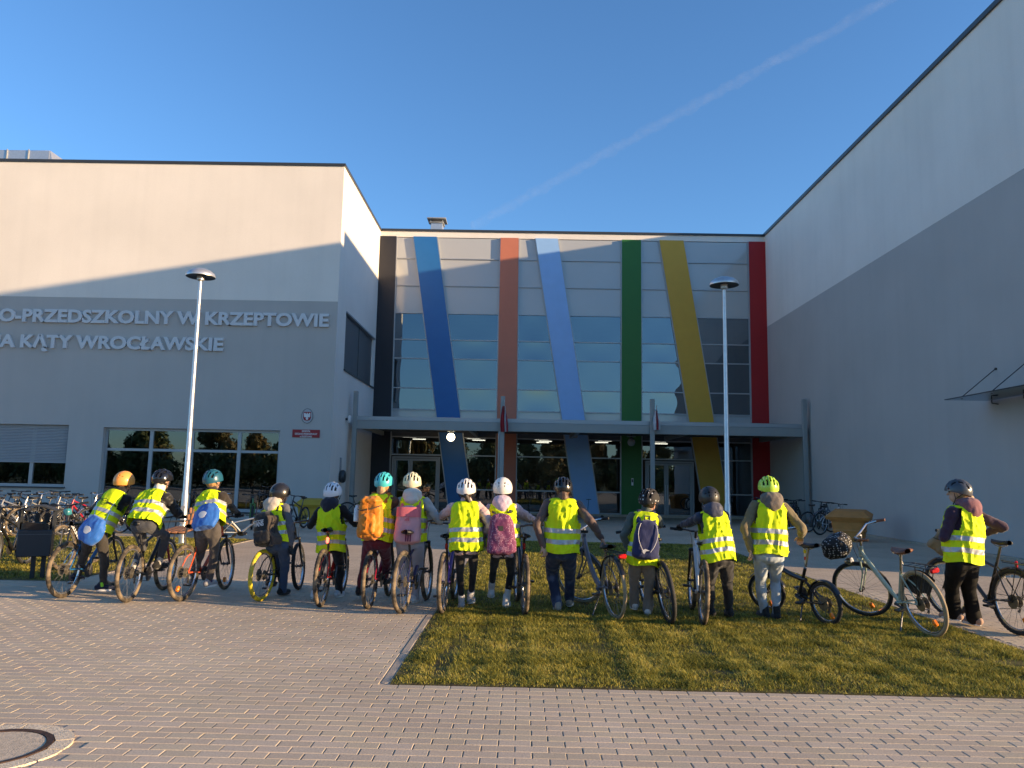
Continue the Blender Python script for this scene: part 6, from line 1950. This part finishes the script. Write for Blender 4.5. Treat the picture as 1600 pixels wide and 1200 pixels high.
# scooters by the entrance glass
def scooter(px, py, rot, colr, label, h=.95):
    g = on_ground(px, py)
    o = thing('kick_scooter', label, 'scooter', Matrix.Translation((g.x, g.y, 0)) @ Matrix.Rotation(RAD(rot), 4, 'Z'), 'kick scooters before the glass')
    MB().box(-.06, -.30, .07, .06, .22, .095, .008).build('deck', colr, o)
    MB().tube([(0, .22, .085), (0, .33, .20), (0, .27, h)], [.018, .018, .016], 8).build('steering_column', colr, o)
    MB().tube([(-.22, .27, h), (.22, .27, h)], .014, 8).build('handlebar', M_BLACKP, o)
    for yy in (-.34, .37):
        w_ = MB().lathe([(.02, -.014), (.075, -.014), (.085, -.008), (.085, .008), (.075, .014), (.02, .014)], 20, Matrix.Translation((0, yy, .085)) @ Matrix.Rotation(RAD(90), 4, 'Y')).build('wheel', M_RUBBER, o)
    MB().tube([(0, .33, .20), (.02, .37, .085)], .012, 6).tube([(0, .33, .20), (-.02, .37, .085)], .012, 6).build('fork', M_DKSTEEL, o)
scooter(838, 808, 70, C_DK, 'black kick scooter before the glass right of the terracotta stripe', 1.1)
scooter(860, 809, 82, C_GREY, 'grey kick scooter beside the black one before the glass', 1.05)
scooter(929, 811, 60, C_BLUE, 'small blue kick scooter leaning at the foot of the light blue stripe', .8)

# ================================================================== trees and cars behind the photographer (they show in the glass)
M_BARK = pmat('bark', (.075, .055, .04), .9, 0, .3, 8, .6, 30)
def leaf_mat(name, c1, c2):
    m = bpy.data.materials.new(name); m.use_nodes = True
    nt = m.node_tree; N = nt.nodes; L = nt.links; b_ = N['Principled BSDF']
    at = N.new('ShaderNodeAttribute'); at.attribute_name = 'shade'
    mx = N.new('ShaderNodeMix'); mx.data_type = 'RGBA'; L.new(at.outputs['Fac'], mx.inputs['Factor'])
    mx.inputs['A'].default_value = (*c1, 1); mx.inputs['B'].default_value = (*c2, 1)
    L.new(mx.outputs['Result'], b_.inputs['Base Color']); b_.inputs['Roughness'].default_value = .6
    return m
LEAF = [leaf_mat('leaves_autumn', (.13, .12, .03), (.30, .19, .055)), leaf_mat('leaves_green', (.07, .095, .022), (.17, .17, .045))]
def tree(x, y, H, W, k, label, seed):
    o = thing('tree', label, 'tree', Matrix.Translation((x, y, 0)), 'trees across the street behind the photographer')
    rg = random.Random(seed); g = np.random.default_rng(seed)
    tr = MB(); tr.tube([(0, 0, 0), (.05, 0, H*.25), (.1, .1, H*.55), (0, .1, H*.85)], [.24, .19, .12, .03], 10)
    blobs = []
    for i in range(34):
        a = rg.uniform(0, 6.28); z = H*rg.uniform(.14, .97); t = (z/H-.14)/.83
        rr = W*math.sqrt(max(.05, math.sin(min(1, .12+t*.95)*math.pi)))*rg.uniform(.35, 1)
        c = (rr*math.cos(a), rr*math.sin(a), z); blobs.append((c, rg.uniform(.55, 1.1)*W*.42))
        if i < 12: tr.tube([(.05, .05, z*.7), (c[0]*.5, c[1]*.5, z*.86), c], [.07, .045, .012], 6)
    tr.build('trunk', M_BARK, o)
    n = 6500
    bi = g.integers(0, len(blobs), n)
    C = np.array([b_[0] for b_ in blobs])[bi]; Rr = np.array([b_[1] for b_ in blobs])[bi]
    d = g.normal(size=(n, 3)); d /= np.linalg.norm(d, axis=1)[:, None]
    P = C + d*(Rr*g.uniform(.3, 1.05, n)**.6)[:, None]
    e1 = g.normal(size=(n, 3)); e1 /= np.linalg.norm(e1, axis=1)[:, None]
    e2 = np.cross(e1, d); s = g.uniform(.16, .34, n)[:, None]
    V = np.stack([P-e1*s, P+e2*s*.6, P+e1*s, P-e2*s*.6], 1).reshape(-1, 3)
    me = bpy.data.meshes.new('crown'); me.vertices.add(4*n); me.vertices.foreach_set('co', V.astype(np.float32).ravel())
    me.loops.add(4*n); me.loops.foreach_set('vertex_index', np.arange(4*n, dtype=np.int32))
    me.polygons.add(n); me.polygons.foreach_set('loop_start', np.arange(0, 4*n, 4, dtype=np.int32)); me.update(calc_edges=True)
    at = me.attributes.new('shade', 'FLOAT', 'FACE'); at.data.foreach_set('value', g.uniform(0, 1, n).astype(np.float32))
    me.materials.append(LEAF[k]); link('crown', me, o)
rt_ = random.Random(21)
for i in range(22):
    x = -72 + i*5.2 + rt_.uniform(-1.2, 1.2); y = -38 - rt_.uniform(0, 14)
    H = rt_.uniform(6.5, 9.0)
    kind_ = rt_.randrange(2)
    tree(x, y, H, H*.34, kind_, ('yellowing' if kind_ == 0 else 'green') + ' broadleaf tree across the street mirrored in the entrance glass', 100+i)
def bush(x, y, H, W, seed):
    o = thing('hedge_bush', 'dense tall shrub in the row across the street mirrored in the glass', 'shrub', Matrix.Translation((x, y, 0)), 'shrubs across the street')
    g = np.random.default_rng(seed); n = 1500
    tr = MB()
    for i in range(5): tr.tube([(0, 0, 0), (W*.4*math.cos(i*1.3), W*.4*math.sin(i*1.3), H*.7)], [.05, .015], 5)
    tr.build('stems', M_BARK, o)
    d = g.normal(size=(n, 3)); d /= np.linalg.norm(d, axis=1)[:, None]
    P = d*np.array([W, W, H*.5])*(g.uniform(.35, 1.0, n)**.5*(1+.2*vnoise(d*4, seed)))[:, None] + np.array([0, 0, H*.5])
    e1 = g.normal(size=(n, 3)); e1 /= np.linalg.norm(e1, axis=1)[:, None]; e2 = np.cross(e1, d); s = g.uniform(.16, .32, n)[:, None]
    V = np.stack([P-e1*s, P+e2*s*.6, P+e1*s, P-e2*s*.6], 1).reshape(-1, 3)
    me = bpy.data.meshes.new('foliage'); me.vertices.add(4*n); me.vertices.foreach_set('co', V.astype(np.float32).ravel())
    me.loops.add(4*n); me.loops.foreach_set('vertex_index', np.arange(4*n, dtype=np.int32))
    me.polygons.add(n); me.polygons.foreach_set('loop_start', np.arange(0, 4*n, 4, dtype=np.int32)); me.update(calc_edges=True)
    at = me.attributes.new('shade', 'FLOAT', 'FACE'); at.data.foreach_set('value', g.uniform(0, 1, n).astype(np.float32))
    me.materials.append(LEAF[seed % 2]); link('foliage', me, o)
for i in range(40): bush(-80 + i*3.0 + rt_.uniform(-.5, .5), -34 - rt_.uniform(0, 3), rt_.uniform(3.4, 5.4), rt_.uniform(1.8, 2.4), 300+i)
MB().box(-120, -60, -.055, 120, -30, -.04).build('road_verge', pmat('verge_grass', (.06, .07, .02), .95, 0, .3, .4), kind='structure')
MB().box(-120, -22, -.05, 120, -15, -.006).build('street', pmat('asphalt', (.055, .055, .057), .9, 0, .15, 3, .3, 80), kind='structure')
def car(x, y, rot, colr, label):
    o = thing('parked_car', label, 'car', Matrix.Translation((x, y, 0)) @ Matrix.Rotation(RAD(rot), 4, 'Z'), 'cars parked along the street')
    prof = [(-2.1, .35), (-2.15, .75), (-1.95, .98), (-1.55, 1.02), (-1.05, 1.45), (.45, 1.48), (1.15, 1.0), (1.95, .88), (2.15, .65), (2.1, .35)]
    def body(u, v):
        k = u*(len(prof)-1); i = min(int(k), len(prof)-2); t = k-i
        px_ = prof[i][0]*(1-t)+prof[i+1][0]*t; pz = prof[i][1]*(1-t)+prof[i+1][1]*t
        w = .88 - .16*max(0, (pz-.95)/.5)
        return (px_, (v*2-1)*w, pz)
    mb = MB().grid(body, 36, 6)
    for s in (-1, 1):
        w = .88*s
        pts = [body(i/36, 0 if s < 0 else 1) for i in range(37)]
        mb.add(pts, [tuple(range(37)) if s > 0 else tuple(reversed(range(37)))])
    mb.build('body', colr, o, .5)
    for s in (-1, 1):
        MB().prism([(-1.42, 1.05), (-1.0, 1.38), (.40, 1.40), (.98, 1.04)], 0, .012, Matrix(((1, 0, 0, 0), (0, 0, s, s*.80), (0, 1, 0, 0), (0, 0, 0, 1)))).build('side_window', pmat('car_glass', (.02, .025, .03), .08, 0, 0), o, 0)
        for xx in (-1.32, 1.30):
            w = MB().lathe([(.05, -.1), (.30, -.1), (.33, -.06), (.33, .06), (.30, .1), (.05, .1)], 20, Matrix.Translation((xx, s*.80, .33)) @ Matrix.Rotation(RAD(90), 4, 'X')).build('wheel', M_RUBBER, o)
        MB().box(2.05, s*.62-.14, .68, 2.13, s*.62+.14, .80, .02).build('headlight', M_OFFW, o)
        MB().box(-2.16, s*.66-.12, .72, -2.08, s*.66+.12, .88, .02).build('tail_light', M_REDREF, o)
    MB().add([(1.18, -.70, 1.03), (1.18, .70, 1.03), (.50, .64, 1.475), (.50, -.64, 1.475)], [(0, 1, 2, 3)], Matrix.Translation((.012, 0, .012))).build('windscreen', pmat('car_glass', (.02, .025, .03), .08), o, 0)
car(-7, -17.2, 4, paint('car_white', (.75, .75, .75), .25, coat=.6), 'white hatchback parked across the street behind the photographer')
car(-1.2, -17.0, 2, paint('car_silver', (.45, .46, .47), .25, .6, coat=.6), 'silver hatchback parked behind the photographer')
car(5.2, -17.3, 183, paint('car_dark', (.03, .035, .045), .25, coat=.6), 'dark hatchback parked behind the photographer')

# ================================================================== contrail
def sky_point(px, py, D): return Vector((0, 0, CAM_H)) + ray(px, py).normalized()*D
A, B = sky_point(740, 352, 7000), sky_point(1420, -18, 5200)
ct = MB(); n = 90; pts = []; rs = []
rc_ = random.Random(9)
for i in range(n+1):
    t = i/n
    p = A + (B-A)*t + Vector((rc_.uniform(-9, 9), 0, rc_.uniform(-9, 9)))
    pts.append(p); rs.append((46 - 14*t)*(1+.10*math.sin(i*.7)+.08*rc_.uniform(-1, 1)))
ct.tube(pts, rs, 14)
mc = bpy.data.materials.new('contrail_ice'); mc.use_nodes = True
nt = mc.node_tree; N = nt.nodes; L = nt.links; N.clear()
out = N.new('ShaderNodeOutputMaterial'); tr = N.new('ShaderNodeBsdfTransparent'); df = N.new('ShaderNodeBsdfDiffuse'); df.inputs['Color'].default_value = (.9, .9, .92, 1)
tl = N.new('ShaderNodeBsdfTranslucent'); tl.inputs['Color'].default_value = (.9, .9, .92, 1)
ad = N.new('ShaderNodeMixShader'); ad.inputs['Fac'].default_value = .5; L.new(df.outputs[0], ad.inputs[1]); L.new(tl.outputs[0], ad.inputs[2])
geo = N.new('ShaderNodeNewGeometry'); nz = N.new('ShaderNodeTexNoise'); nz.inputs['Scale'].default_value = .016; nz.inputs['Detail'].default_value = 7; nz.inputs['Roughness'].default_value = .62
L.new(geo.outputs['Position'], nz.inputs['Vector'])
mr = N.new('ShaderNodeMapRange'); mr.inputs['From Min'].default_value = .28; mr.inputs['From Max'].default_value = .80; mr.inputs['To Max'].default_value = .065
L.new(nz.outputs['Fac'], mr.inputs['Value'])
lw = N.new('ShaderNodeLayerWeight'); lw.inputs['Blend'].default_value = .35
iv = N.new('ShaderNodeMath'); iv.operation = 'SUBTRACT'; iv.inputs[0].default_value = 1.0; L.new(lw.outputs['Facing'], iv.inputs[1])
ml = N.new('ShaderNodeMath'); ml.operation = 'MULTIPLY'; L.new(mr.outputs[0], ml.inputs[0]); L.new(iv.outputs[0], ml.inputs[1])
mx = N.new('ShaderNodeMixShader'); L.new(ml.outputs[0], mx.inputs['Fac']); L.new(tr.outputs[0], mx.inputs[1]); L.new(ad.outputs[0], mx.inputs[2])
L.new(mx.outputs[0], out.inputs['Surface'])
ct.build('contrail_cloud', mc, None, 3, kind='structure')
